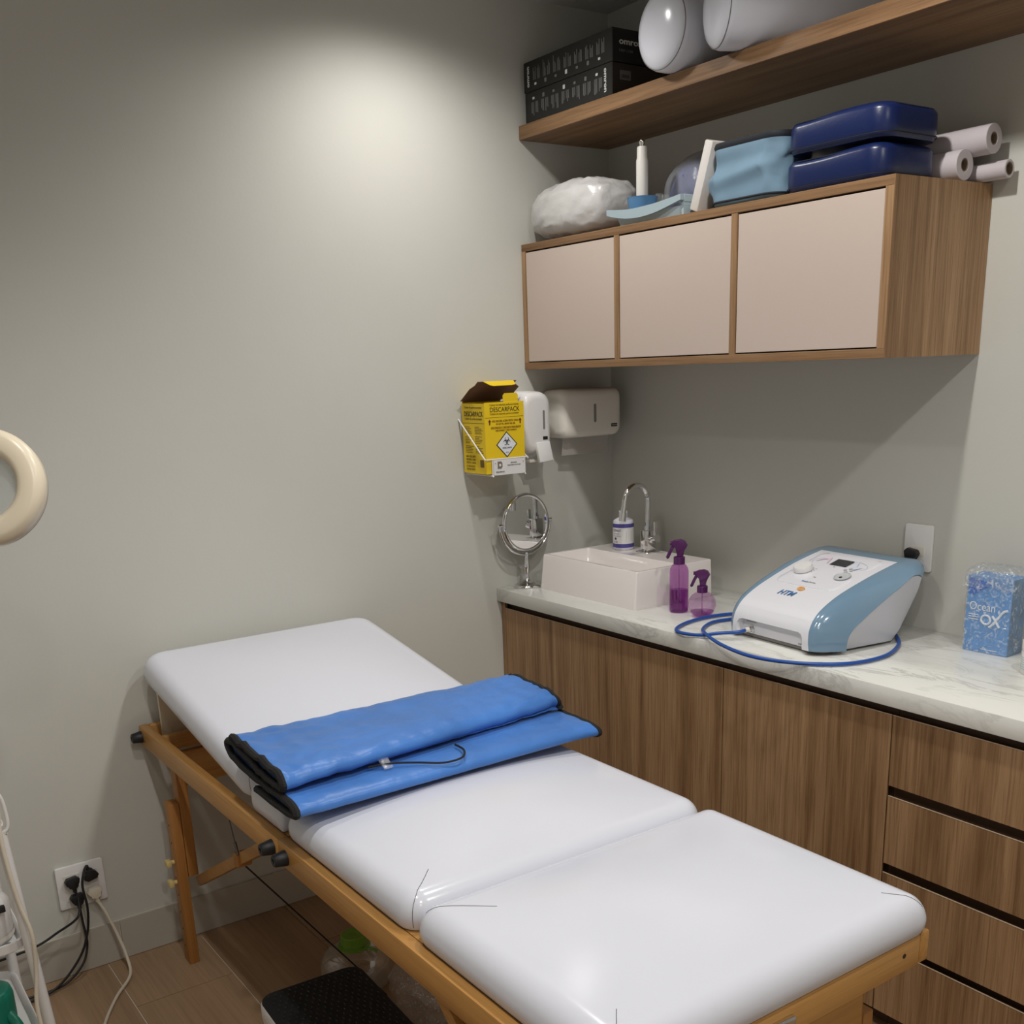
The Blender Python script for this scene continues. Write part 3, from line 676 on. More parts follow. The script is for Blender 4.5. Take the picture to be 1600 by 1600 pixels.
# control plate and what is printed and fixed on it
o, ex_, ey_ = top_at(0, .190)
ex_w, ey_w = DM.to_3x3() @ ex_, DM.to_3x3() @ ey_; nz_w = ex_w.cross(ey_w)
def at(u, v, h=0):
    p_, e_, f2_ = top_at(u, .190 + v*ey_.y); n_ = Vector((0, -f2_.z, f2_.y))
    return DM @ (p_ + n_*h)
cp = part('control_plate', loft([[at(u*k, .006+v*k, h) for u, v in rr(.098, .092, .02, 8)] for k, h in ((1.006, -.0005), (1.004, .0009), (.996, .0016), (.9, .0016), (.75, .0016), (.55, .0016), (.3, .0016), (.05, .0016))], False, True), M_devw, dv)
part('screen', prism(rr(.026, .017, .001, 2), at(.004, .048, .0029), ex_w, ey_w, .0006), M_dgrey, cp, 0)
kb = part('pressure_knob', lathe([(.024, 0), (.0235, .010), (.022, .0125), (.004, .0130)], at(-.062, -.018, .003), nz_w, 36), M_white, cp)
part('dial', lathe([(.0205, 0), (.0205, .0022), (.0185, .003), (.017, .0008)], at(.064, -.018, .003), nz_w, 36), M_port, cp)
part('dial_window', lathe([(.004, 0), (.004, .0015)], at(.064, -.024, .0035), nz_w, 12), M_ink, cp, 0)
for a, c in ((-.009, 0), (.009, 0), (0, .009), (0, -.009)):
    part('arrow_key', prism(rr(.0035, .0035, .001, 2), at(.050+a, .018+c, .0029), ex_w, ey_w, .0006), M_port, cp, 0)
for sx_, m in ((-1, M_pinkp), (1, M_lilac)):
    pts = [(sx_*(.030+.045*t), .050 + .022*math.sin(t*5+sx_)*(1-t*.3)) for t in [k/14 for k in range(15)]]
    part('leaf_print', loft([[at(u, v+.006*math.sin(PI*k/14), .0031), at(u, v-.012*math.sin(PI*k/14)-.0003, .0031)] for k, (u, v) in enumerate(pts)], False, False, False), m, cp, 0)
    part('leaf_print', tube([at(sx_*.045, .068, .0031), at(sx_*.070, .060, .0031), at(sx_*.085, .045, .0031), at(sx_*.078, .028, .0031)], .0006, 4, 5), M_lilac, cp)
bars([(-.035+.0*k, -.030, -.004-.009*k, -.0025-.009*k) for k in range(3)], at(0, 0, .0024), ex_w, ey_w, M_grey, cp)
bars([(.000, .002, .020, .026), (-.006, .002, -.044, -.042)], at(0, 0, .0024), ex_w, ey_w, M_grey, cp)
text('Beauty', .0085, at(-.020, -.070, .0024), ex_w, ey_w, M_logo, cp, width=.021)
text('Dermo', .0085, at(.003, -.070, .0024), ex_w, ey_w, M_grey, cp, width=.021)
o2, e2, f2 = top_at(-.012, .072); O2, F2 = DM @ o2, DM.to_3x3() @ f2; N2 = ex_w.cross(F2)
lt_ = text('HTM', .026, O2 - ex_w*.030 - F2*.010, ex_w, F2, M_logo, dv, width=.052, off=.0015, bold=.0003, shear=.25)
part('emblem', tube([O2 + ex_w*(.020+.010*math.cos(t)) + F2*(.024+.0065*math.sin(t)) + N2*.0018 for t in [2*PI*k/24 for k in range(24)]], .0011, 6, closed=True), M_orange, dv)
part('emblem', tube([O2 + ex_w*(.020+.005*math.cos(t)) + F2*(.024+.003*math.sin(t)) + N2*.0018 for t in [5.5*k/16 for k in range(17)]], .0009, 6), M_orange, dv)
pp = DM @ Vector((-.078, .0195, .024)); nd = DM.to_3x3() @ Vector((0, -1, 0))
po = part('hose_port', lathe([(.010, 0), (.010, .003), (.0075, .0035), (.0075, .010), (.0055, .011), (.0055, .014)], pp, nd, 24), M_chrome, dv)
part('hose_ferrule', cyl(pp + nd*.013, pp + nd*.024, .0062, n=18), M_white2, po)
text('VACUUM OUTPUT', .0045, DM @ Vector((-.098, .0195, .0405)), ex_w, (0, 0, 1), M_grey, dv, width=.036, off=.001)
text('IUSE-B', .006, DM @ Vector((.078, .0195, .015)), ex_w, (0, 0, 1), M_grey, dv, width=.020, off=.001)
q0 = pp + nd*.022
hz = Z+.0062
hp = [q0, q0+nd*.02+Vector((-.004, 0, -.003)), (.937, -.448, Z+.017), (.900, -.470, hz+.003), (.850, -.486, hz+.001), (.806, -.470, hz+.001), (.770, -.400, hz), (.760, -.310, hz), (.785, -.225, hz), (.850, -.150, hz), (.960, -.095, hz), (1.06, -.090, hz), (.955, -.16, hz+.0075), (.87, -.215, hz+.008), (.822, -.275, hz), (.812, -.345, hz), (.845, -.412, hz+.0002),
      (.915, -.474, hz+.010), (1.005, -.508, hz+.004), (1.115, -.522, hz), (1.220, -.490, hz), (1.296, -.415, hz), (1.312, -.305, hz), (1.272, -.195, hz), (1.215, -.125, hz)]
part('vacuum_hose', tube(hp, .0044, 10, 8), M_hose, dv)

# outlet behind the machine
ow = thing('wall_outlet', 'tall white wall outlet plate on the back wall behind the machine', 'outlet', (1.177, -.0, .985))
part('plate', prism(rr(.039, .058, .006, 4), (1.177, -.0005, 1.043), (1, 0, 0), (0, 0, 1), .008, .002), M_white, ow)
part('socket_module', prism(rr(.019, .011, .001, 2), (1.177, -.0086, 1.035), (1, 0, 0), (0, 0, 1), .0012), M_white2, ow)
def plug(name, label, c, n, dn, m, pts, r=.0035, group=None, k=1.0):
    """moulded plug: c on the wall, n wall normal, dn direction in which the cord leaves"""
    c, n, dn = Vector(c), Vector(n), Vector(dn).normalized(); s = n.cross(dn)
    t = thing(name, label, 'plug', c, 0, group)
    part('plug_body', prism([(u*k, v*k) for u, v in ((-.019, .004), (-.012, .012), (.012, .012), (.019, .004), (.016, -.006), (.008, -.012), (.006, -.020), (-.006, -.020), (-.008, -.012), (-.016, -.006))], c + n*.004, s, -dn, .018 if s.cross(-dn).dot(n) > 0 else -.018, .003), m, t)
    P = [c + n*.013 + dn*.017*k, c + n*.013 + dn*.030*k] + [Vector(p) for p in pts]
    part('strain_relief', tube([P[0], P[1]], r*1.6, 10), m, t)
    part('cord', tube(P, r, 8, 7), m, t)
    return t
plug('power_plug', 'black plug in the outlet behind the blue and white machine', (1.171, -.0100, 1.030), (0, -1, 0), (-.15, 0, -1), M_black, [(1.160, -.026, .97), (1.155, -.022, .90), (1.150, -.018, .845), (1.12, -.03, .8445), (1.09, -.08, .8445)])

# blue carton in film, jar
cb = thing('carton', 'small blue carton wrapped in clear film beside the right frame edge', 'box', (1.431, -.07, Z), math.radians(1.5))
CM = world_of(cb)
part('carton_body', xf(box(-.0535, .0535, -.030, .032, 0, .176, .001, 1), CM.copy()), M_box, cb)
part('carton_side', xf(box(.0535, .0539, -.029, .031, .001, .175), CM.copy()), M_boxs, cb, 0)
ce, cf = CM.to_3x3() @ Vector((1, 0, 0)), Vector((0, 0, 1)); fc = lambda u, v: CM @ Vector((u, -.0302, v))
text('Ocean', .027, fc(-.046, .098), ce, cf, M_pwhite, cb, width=.062)
part('lettering', tube([fc(-.003+.011*math.cos(t), .078+.0105*math.sin(t)) for t in [2*PI*k/20 for k in range(20)]], .0026, 6, closed=True), M_pwhite, cb)
part('lettering', tube([fc(.012, .089), fc(.020, .079), fc(.030, .064)], .0030, 6, 4), M_pwhite, cb)
part('lettering', tube([fc(.048, .106), fc(.038, .102), fc(.026, .086), fc(.014, .069), fc(.006, .062)], .0030, 6, 5), M_pwhite, cb)
bars([(-.046, -.022, .086-.0055*k, .088-.0055*k) for k in range(3)] + [(-.010, .030, .008, .0095)], fc(0, 0), ce, cf, M_pwhite, cb)
part('peeled_corner', prism([(-.050, .172), (-.050, .136), (-.038, .131), (-.010, .150), (.004, .158), (-.012, .166), (-.03, .170)], fc(0, 0), ce, cf, .0006), mat('deep_blue_print', (.004, .12, .50), .3), cb, 0)
b = wobble(loft([[CM @ Vector((x, y, z)) for x, y in rr(a, c, .006, 8)] for a, c, z in ((.0545, .034, .002), (.0560, .0355, .05), (.0560, .0355, .10), (.0565, .036, .14), (.060, .040, .166), (.058, .038, .182), (.052, .030, .194), (.040, .022, .200), (.03, .012, .198))], False, True), .0055, 42, 3, lambda p: min(1, max(0, (p.z-Z-.10)/.07)) + .12)
part('film_wrap', b, M_film, cb, 70)
b = wobble(loft([[CM @ Vector((x, -.033-.004*abs(x)*20, z)) for z in (.15, .158, .166, .176, .186)] for x in [-.058+.116*k/14 for k in range(15)]], False, False, False), .012, 55, 9)
part('film_wrap', b, M_film, cb, 70)
jr = thing('cream_jar', 'white lidded jar cut off by the right frame edge', 'jar', (1.602, -.168, Z))
part('jar_body', lathe([(.036, 0), (.038, .003), (.038, .048), (.036, .052)], (1.602, -.168, Z), n=36), M_white, jr)
part('lid', lathe([(.0375, .052), (.0385, .054), (.0385, .072), (.036, .075)], (1.602, -.168, Z), n=36), M_white2, jr)
b = B()
for k in range(6):
    z = Z+.012+k*.005; a0, a1 = math.radians(190), math.radians(255)
    for j in range(6):
        a, c = a0+(a1-a0)*j/6, a0+(a1-a0)*(j+1)/6
        b.faces.new([b.verts.new((1.602+.0383*math.cos(t), -.168+.0383*math.sin(t), zz)) for t, zz in ((a, z), (c, z), (c, z+.0016), (a, z+.0016))])
part('fine_print', b, mat('teal_print', (.35, .55, .52), .5), jr, 0)

# ------------------------------------------------------------------ things on the left wall
sb = thing('sharps_box', 'yellow cardboard sharps disposal box with open lid on the left wall', 'sharps box', (.07, -.515, 1.207))
SX0, SX1, SY0, SY1, SZ0, SZ1 = .012, .132, -.585, -.446, 1.210, 1.412
part('front_panel', box(SX1-.002, SX1, SY0, SY1, SZ0, SZ1, .0005, 1), M_yellow, sb, 0)
part('back_panel', box(SX0, SX0+.002, SY0, SY1, SZ0, SZ1), M_yellow, sb, 0)
part('side_panel', box(SX0+.002, SX1-.002, SY0, SY0+.002, SZ0, SZ1-.002), M_yellow, sb, 0)
part('side_panel', box(SX0+.002, SX1-.002, SY1-.002, SY1, SZ0, SZ1-.002), M_yellow, sb, 0)
part('bottom_panel', box(SX0+.002, SX1-.002, SY0+.002, SY1-.002, SZ0, SZ0+.002), M_yellow, sb, 0)
part('inner_top', box(SX0+.002, SX1-.002, SY0+.002, SY1-.002, SZ1-.012, SZ1-.010), M_card, sb, 0)
fm = Matrix.Translation((SX0+.001, (SY0+SY1)/2, SZ1)) @ Matrix.Rotation(math.radians(-33), 4, 'Y')
ld = part('lid_flap', xf(box(0, .106, -.068, .068, 0, .0016), fm), M_card, sb, 0)
tm = fm @ Matrix.Translation((.106, 0, 0)) @ Matrix.Rotation(math.radians(62), 4, 'Y')
part('tuck_tab', xf(prism([(0, -.050), (.022, -.038), (.026, -.030), (.026, .034), (.022, .050), (0, .056)], (0, 0, 0), (1, 0, 0), (0, 1, 0), .0015), tm), M_yellow, ld, 0)
part('lid_lining', xf(box(.001, .105, -.067, .067, .0016, .0020), fm), M_yellow, ld, 0)
for s in (-1, 1):
    part('side_flap', xf(prism([(0, 0), (.085, 0), (.075, .020), (.012, .020)], (.008, s*.068, .0), (1, 0, 0), (0, s, -.35), .001), fm), M_card, ld, 0)
part('tongue', prism([(-.024, 0), (-.026, .006), (-.026, .020), (-.020, .026), (.022, .026), (.027, .020), (.027, .006), (.024, 0)], (SX1-.001, -.492, SZ1-.002), (0, 1, 0), (0, 0, 1), -.0015), M_yellow, sb, 0)
F = lambda u, v: (SX1, SY0+u, SZ0+v); eY, eZ = (0, 1, 0), (0, 0, 1)
text('Coletor de materiais perfurocortantes', .0078, F(.018, .1925), eY, eZ, M_inkb, sb, width=.102)
text('DESCARPACK', .0185, F(.018, .1755), eY, eZ, M_ink, sb, width=.104)
text('Coletor de materiais perfurocortantes', .0078, F(.018, .1675), eY, eZ, M_inkb, sb, width=.102)
bars([(.002+.0045*k, .0048+.0045*k, .1590, .1605) for k in range(30)], F(0, 0), eY, eZ, M_ink, sb, 'perforation_line')
text('NÃO ENCHER ACIMA DESTA LINHA', .0085, F(.024, .1465), eY, eZ, M_inkr, sb, width=.094)
text('DO NOT FILL ABOVE THIS LINE', .0070, F(.038, .1385), eY, eZ, M_inkr, sb, width=.068)
text('DESCONEXÃO E DESCARTE MANUSEADO', .0085, F(.020, .1275), eY, eZ, M_inkr, sb, width=.106)
text('DISCONNECT AND HANDLE', .0070, F(.036, .1200), eY, eZ, M_inkr, sb, width=.074)
for u in (.0165, .1245):
    part('arrow_mark', prism([(-.002, 0), (.002, 0), (.002, .009), (.005, .009), (0, .016), (-.005, .009), (-.002, .009)], F(u, .139), eY, eZ, .0006), M_inkr, sb, 0)
dc = (.074, .0815)
part('hazard_border', prism([(0, -.0375), (.0375, 0), (0, .0375), (-.0375, 0)], F(*dc), eY, eZ, .0006), M_ink, sb, 0)
hz_ = part('hazard_diamond', prism([(0, -.0335), (.0335, 0), (0, .0335), (-.0335, 0)], F(*dc), eY, eZ, .0010), M_pwhite, sb, 0)
hc = Vector((SX1+.0013, SY0+dc[0], SZ0+dc[1]+.009))
for a in (90, 210, 330):
    c = hc + Vector((0, .0068*math.cos(math.radians(a)), .0068*math.sin(math.radians(a))))
    part('biohazard_mark', tube([c + Vector((0, .0062*math.cos(t), .0062*math.sin(t))) for t in [math.radians(a+35 + 290*k/20 - 0) for k in range(21)]], .0009, 5, rads=[.00045+.0009*math.sin(PI*k/20) for k in range(21)]), M_ink, hz_)
part('biohazard_mark', tube([hc + Vector((0, .0045*math.cos(t), .0045*math.sin(t))) for t in [2*PI*k/20 for k in range(20)]], .0006, 5, closed=True), M_ink, hz_)
text('INFECTANTE', .0062, (SX1+.0010, SY0+dc[0]-.016, SZ0+dc[1]-.0115), eY, eZ, M_ink, hz_, width=.032)
text('6.2', .0055, (SX1+.0010, SY0+dc[0]-.005, SZ0+dc[1]-.0245), eY, eZ, M_ink, hz_, width=.009)
# left side face print (faces -y, reads along +x)
G = lambda u, v: (SX0+u, SY0, SZ0+v); eX = (1, 0, 0)
text('Coletor de perfurocortantes', .0085, G(.014, .1865), eX, eZ, M_inkb, sb, width=.092)
text('DESCARPACK', .020, G(.012, .1640), eX, eZ, M_ink, sb, width=.098)
text('Coletor de perfurocortantes', .0085, G(.014, .1545), eX, eZ, M_inkb, sb, width=.092)
bars([(.003, .117, .1440, .1450)], G(0, 0), eX, eZ, M_ink, sb, 'perforation_line')
rnd = random.Random(3); fp = []
for c0, wmax in ((.014, .044), (.066, .044)):
    for k in range(17):
        if k % 6 == 5: continue
        fp.append((c0, c0+wmax*rnd.uniform(.45, 1), .133-.0046*k, .1346-.0046*k))
bars(fp, G(0, 0), eX, eZ, M_inkb, sb)
for k, s in enumerate(('NÃO DESCARTE', 'MATERIAL FORA', 'DESTA CAIXA')): text(s, .0085, G(.014, .046-.009*k), eX, eZ, M_inkb, sb, width=.050)
for k, s in enumerate(('CUIDADO', 'MANUSEIO')): text(s, .0080, G(.014, .018-.009*k), eX, eZ, M_inkb, sb, width=.046)
part('side_emblem', prism(rr(.010, .011, .003, 3), G(.098, .030), eX, eZ, .0005), M_inkb, sb, 0)
# wire holder with its name plate
wh = thing('sharps_box_holder', 'white wire wall bracket holding the yellow sharps box', 'bracket', (.07, -.515, 1.200))
wr = .0022
part('wire', tube([(.003, SY0-.006, 1.362), (.010, SY0-.006, 1.356), (SX1-.010, SY0-.006, 1.262), (SX1+.004, SY0-.004, 1.252), (SX1+.0045, SY0+.010, 1.2515), (SX1+.0045, SY1-.008, 1.2515), (SX1+.004, SY1+.004, 1.252), (SX1-.006, SY1+.0055, 1.256), (.010, SY1+.0055, 1.356), (.003, SY1+.0055, 1.362)], wr, 8, 5), M_white, wh)
part('wire', tube([(SX1+.0045, SY0+.018, 1.2515), (SX1+.0045, SY0+.018, 1.207), (SX1-.004, SY0+.018, 1.2045), (.004, SY0+.018, 1.2045)], wr, 8, 4), M_white, wh)
part('wire', tube([(SX1+.0045, SY1-.006, 1.2515), (SX1+.0045, SY1-.006, 1.207), (SX1-.004, SY1-.006, 1.2045), (.004, SY1-.006, 1.2045)], wr, 8, 4), M_white, wh)
part('wall_strip', box(.0005, .004, SY0+.012, SY1-.010, 1.2, 1.372, .001, 1), M_white, wh)
pl = part('name_plate', box(SX1+.0068, SX1+.0080, SY0+.020, SY1-.008, 1.2055, 1.2495, .0004, 1), M_white, wh, 0)
PX = SX1+.0080
part('plate_emblem', prism([(-.0085, -.010), (.004, -.010), (.0085, -.005), (.0085, .006), (.004, .011), (-.0085, .011)], (PX, SY0+.042, 1.2340), eY, eZ, .0005), mat('taupe_print', (.20, .165, .125), .6), pl, 0)
part('plate_emblem', prism(rr(.0035, .0035, .001, 2), (PX+.0005, SY0+.042, 1.2345), eY, eZ, .0003), M_white, pl, 0)
text('DESCARPACK', .0058, (PX, SY0+.027, 1.2130), eY, eZ, M_ink, pl, width=.030)
text('DESCARPACK', .0045, (PX, SY0+.080, 1.2375), eY, eZ, M_ink, pl, width=.022)
text('descartáveis do brasil', .0048, (PX, SY0+.068, 1.2310), eY, eZ, M_ink, pl, width=.046)
for y in (SY0+.026, SY1-.014): part('rivet', cyl((PX-.0002, y, 1.240), (PX+.0008, y, 1.240), .0016, n=10), M_grey, pl)

def yz_ring(x, y0, y1, z0, z1, r, n=6): return [Vector((x, a, c)) for a, c in rr((y1-y0)/2, (z1-z0)/2, r, n, (y0+y1)/2, (z0+z1)/2)]
sd = thing('soap_dispenser', 'narrow white soap dispenser beside the yellow box on the left wall', 'dispenser', (.05, -.378, 1.235))
part('back_plate', loft([yz_ring(.0005, -.423, -.320, 1.236, 1.436, .030), yz_ring(.030, -.423, -.320, 1.236, 1.436, .032)]), M_white, sd)
part('cover', loft([yz_ring(.0305, -.4225, -.3205, 1.250, 1.436, .032), yz_ring(.075, -.4225, -.3205, 1.254, 1.4345, .033), yz_ring(.092, -.4205, -.3225, 1.258, 1.430, .034), yz_ring(.099, -.414, -.329, 1.266, 1.422, .032), yz_ring(.1005, -.405, -.338, 1.275, 1.412, .026)]), M_white, sd, 50)
part('level_window', prism(rr(.0035, .028, .0034, 5), (.1004, -.3500, 1.352), eY, eZ, .0010), M_grey, sd, 0)
part('badge', prism(rr(.0085, .0050, .0006, 2), (.1004, -.3460, 1.298), eY, eZ, .0010), M_blackm, sd, 0)
pm = Matrix.Translation((.096, -.358, 1.286)) @ Matrix.Rotation(math.radians(-12), 4, 'Y') @ Matrix.Rotation(math.radians(4), 4, 'X')
part('push_lever', xf(box(-.004, .010, -.026, .026, -.060, 0, .003, 2), pm), M_white, sd)
part('nozzle', box(.040, .080, -.392, -.364, 1.226, 1.2355, .003, 2), M_white2, sd)
td = thing('towel_dispenser', 'wide off-white paper towel dispenser on the left wall near the corner', 'dispenser', (.06, -.165, 1.29))
ty0, ty1 = -.284, -.048
part('cover', loft([yz_ring(.0005, ty0+.006, ty1-.006, 1.292, 1.433, .018, 5), yz_ring(.020, ty0+.001, ty1-.001, 1.291, 1.436, .020, 5), yz_ring(.085, ty0, ty1, 1.290, 1.4375, .024, 5), yz_ring(.103, ty0+.003, ty1-.003, 1.293, 1.434, .026, 5), yz_ring(.111, ty0+.011, ty1-.011, 1.300, 1.427, .024, 5), yz_ring(.1125, ty0+.025, ty1-.025, 1.314, 1.413, .015, 5)]), M_white2, td, 50)
part('level_window', prism(rr(.0048, .028, .0047, 5), (.1123, -.160, 1.362), eY, eZ, .0012), M_grey, td, 0)
part('badge', prism(rr(.012, .005, .001, 2), (.1116, -.083, 1.322), eY, eZ, .0012), M_blackm, td, 0)
text('VISIUM', .0055, (.1128, -.093, 1.3200), eY, eZ, M_logow, td, width=.020)
b = loft([[Vector((.060+.004*math.sin(5*t+z*40), -.252+.188*t, z)) for t in [k/24 for k in range(25)]] for z in (1.291, 1.27, 1.25, 1.236)], False, False, False)
bmesh.ops.solidify(b, geom=b.faces[:], thickness=.0015)
part('paper_towel', b, M_paper, td)

# four-gang outlet low on the left wall
WO = (0, -1.834, .188)
wo = thing('wall_outlet', 'square white four-gang outlet plate low on the left wall', 'outlet', WO)
part('plate', prism(rr(.060, .059, .005, 4), (.0005, -1.834, .2475), eY, eZ, .009, .002), M_white, wo)
for y in (-1.857, -1.811):
    for z in (.270, .222): part('socket_module', prism(rr(.020, .012, .001, 2), (.0094, y, z), eY, eZ, .0012), M_white2, wo)
nX = (1, 0, 0)
gp = None
plug('power_plug', 'black plug in the upper left socket of the low outlet', (.0106, -1.858, .268), nX, (0, .12, -1), M_black, [(.030, -1.852, .225), (.070, -1.866, .190), (.055, -1.92, .155), (.060, -1.975, .138), (.060, -2.06, .130), (.055, -2.16, .125)], .0032)
plug('power_plug', 'black plug in the lower left socket of the low outlet', (.0106, -1.852, .219), nX, (0, .05, -1), M_black, [(.030, -1.850, .15), (.040, -1.850, .09), (.060, -1.875, .045), (.070, -1.93, .012), (.065, -2.02, .006), (.060, -2.12, .006)], .0032)
plug('power_plug', 'black plug in the upper right socket, its cord looping upward', (.0106, -1.811, .272), nX, (0, -.25, 1), M_black, [(.052, -1.833, .296), (.060, -1.842, .262), (.058, -1.838, .20), (.056, -1.848, .13), (.062, -1.878, .07), (.078, -1.94, .020), (.085, -2.01, .0064), (.072, -2.14, .0064)], .0032)
plug('power_plug', 'cream plug in the lower right socket of the low outlet', (.0106, -1.808, .224), nX, (0, .15, -1), M_creamc, [(.034, -1.790, .16), (.050, -1.772, .09), (.080, -1.765, .040), (.130, -1.775, .012), (.20, -1.83, .0052), (.30, -1.885, .0052), (.42, -1.93, .0052), (.60, -1.94, .0052)], .0040)

# ------------------------------------------------------------------ on top of the wall cabinet
ZU = U1+.0006
# white bag
wb = thing('storage_bag', 'crumpled translucent white bag stuffed with cotton on the cabinet top', 'bag', (.165, -.22, ZU))
def blob(c, rad, n=40, m=28, p=2.4, flat=.35):
    rings = []
    for j in range(m+1):
        th = -PI/2 + PI*j/m; row = []
        for i in range(n):
            ph = 2*PI*i/n
            f = lambda v, e: math.copysign(abs(v)**e, v)
            e = 2/p
            row.append(Vector((c[0] + rad[0]*f(math.cos(th), e)*f(math.cos(ph), e), c[1] + rad[1]*f(math.cos(th), e)*f(math.sin(ph), e), c[2] + rad[2]*f(math.sin(th), e))))
        rings.append(row)
    b = loft(rings); bmesh.ops.remove_doubles(b, verts=b.verts[:], dist=1e-5); return b
part('cotton_filling', wobble(blob((.180, -.245, ZU+.078), (.150, .080, .060), p=2.6), .010, 14, 2), M_bagin, wb, 70)
b = wobble(blob((.182, -.255, ZU+.076), (.182, .098, .0745), 80, 54, p=2.9), .008, 12, 4); wobble(b, .005, 45, 6)
for v in b.verts: v.co.z = max(v.co.z, ZU+.001) if v.co.y > -.344 else v.co.z - .030*min(1, (-.344-v.co.y)/.006)*max(0, 1-v.co.x/.26)*max(0, 1-(v.co.z-ZU)/.06)
for v in b.verts: v.co.x = max(v.co.x, .003)
part('bag_film', b, M_bag, wb, 70)
# tray with cup, wand and glasses
tr = thing('instrument_tray', 'pale blue plastic tray with upswept rim on the cabinet top', 'tray', (.56, -.255, ZU))
b = loft([[Vector((x, y, ZU+z)) for x, y in rr(a, c, .012, 4, .545, -.252)] for a, c, z in ((.120, .074, 0), (.124, .078, .014), (.127, .080, .022), (.124, .077, .022), (.121, .074, .014), (.117, .071, .003))])
part('pan', b, M_tray, tr)
tops = smooth_path([(.391, 0, .045), (.430, 0, .0405), (.480, 0, .0365), (.530, 0, .0365), (.590, 0, .0390), (.672, 0, .0470)], 6)
bots = smooth_path([(.391, 0, .031), (.430, 0, .0215), (.480, 0, .0140), (.530, 0, .0125), (.590, 0, .0180), (.672, 0, .0340)], 6)
rowsr = [[Vector((p.x, y, ZU+z)) for y, z in ((-.340, p.z), (-.328, p.z+.001), (-.328, q.z), (-.340, q.z))] for p, q in zip(tops, bots)]
part('rim', loft(rowsr), M_tray, tr)
part('rim', loft([[v + Vector((0, .164, 0)) for v in r] for r in rowsr]), M_tray, tr)
part('end_rim', box(.661, .6735, -.3275, -.1765, ZU+.030, ZU+.0475, .001, 1), M_tray, tr)
part('end_wall', box(.6635, .6715, -.3275, -.1765, ZU, ZU+.030), M_tray, tr, 0)
wdx, wdy = .452, -.268
cu = thing('blue_cup', 'small mid-blue tapered cup standing in the pale blue tray', 'cup', (wdx, wdy, ZU+.0036))
part('cup_wall', lathe([(.031, 0), (.039, .064), (.041, .068), (.037, .068), (.030, .004), (.001, .004)], (wdx, wdy, ZU+.0036), n=36), M_cup, cu)
wd = thing('massage_wand', 'upright off-white cylindrical wand with metal tip in the blue cup', 'wand', (wdx, wdy, ZU+.009))
part('handle', lathe([(.0135, 0), (.0150, .010), (.0155, .09), (.0155, .152), (.0135, .158), (.0132, .182), (.012, .185)], (wdx, wdy, ZU+.009), n=28), M_wand, wd)
part('tip', lathe([(.007, .185), (.007, .192), (.0082, .194), (.0082, .199), (.006, .202), (.002, .203)], (wdx, wdy, ZU+.009), n=20), M_chrome, wd)
for gx, gy, h, lab in ((.482, -.235, .075, 'taller clear glass tube in the pale blue tray'), (.525, -.252, .066, 'shorter clear glass tube in the pale blue tray')):
    single('glass_tube', lathe([(.011, 0), (.012, h*.8), (.010, h), (.0088, h), (.0108, h*.8), (.0098, .002)], (gx, gy, ZU+.0036), n=20), M_glass, lab, 'glass', (gx, gy, ZU+.0036))
# violet-blue bundle in clear bag
vb = thing('cloth_bundle', 'violet-blue cloth bundle in a clear bag behind the tray', 'bundle', (.490, -.095, ZU))
M45 = Matrix.Translation((.490, -.098, ZU+.094)) @ Matrix.Rotation(math.radians(-30), 4, 'Y')
part('cloth', xf(wobble(blob((0, 0, 0), (.100, .060, .072), 36, 24, 2.3), .012, 14, 8), M45), M_vblue, vb, 70)
b = wobble(blob((0, 0, 0), (.112, .069, .082), 44, 30, 2.3), .012, 18, 12); xf(b, M45)
for v in b.verts: v.co.z = max(v.co.z, ZU+.001); v.co.y = min(v.co.y, -.004)
part('bag_film', b, M_vfilm, vb, 70)
# foam block leaning on the pouch
fm2 = Matrix.Translation((.696, -.245, ZU+.0060)) @ Matrix.Rotation(math.radians(19), 4, 'Y')
single('foam_block', xf(box(-.014, .014, -.075, .075, 0, .158, .004, 2), fm2), M_foam, 'white foam block leaning against the light blue pouch', 'foam block', (.696, -.245, ZU))
# light blue pouch
pc = thing('zip_pouch', 'light blue zipped fabric pouch with black trim between tray and navy cushions', 'pouch', (.868, -.262, ZU))
def pouch_ring(k, a, c, z, lean): return [Vector((x+lean, y, z)) for x, y in rr(a, c, .045, 10, .868, -.262)]
b = loft([pouch_ring(0, .100, .070, ZU+.0005, 0), pouch_ring(0, .108, .076, ZU+.006, 0), pouch_ring(0, .112, .079, ZU+.035, -.003), pouch_ring(0, .111, .078, ZU+.060, -.004), pouch_ring(0, .110, .078, ZU+.085, -.002), pouch_ring(0, .111, .079, ZU+.108, .002), pouch_ring(0, .110, .078, ZU+.124, .004)])
bmesh.ops.subdivide_edges(b, edges=[e for e in b.edges if abs(e.verts[0].co.z-e.verts[1].co.z) > .01], cuts=3, use_grid_fill=True)
wobble(b, .019, 21, 2, lambda p: min(1, max(0, (p.z-ZU-.012)/.03))*min(1, max(0, (ZU+.124-p.z)/.03))); 
part('pouch_body', b, M_lblue, pc, 70)
part('pouch_lid', loft([pouch_ring(0, .110, .078, ZU+.1245, .004), pouch_ring(0, .112, .080, ZU+.130, .004), pouch_ring(0, .110, .078, ZU+.138, .004), pouch_ring(0, .092, .062, ZU+.142, .004)]), M_trim, pc, 60)
part('trim_piping', tube(pouch_ring(0, .1085, .0775, ZU+.010, 0), .0028, 6, closed=True), M_trim, pc)
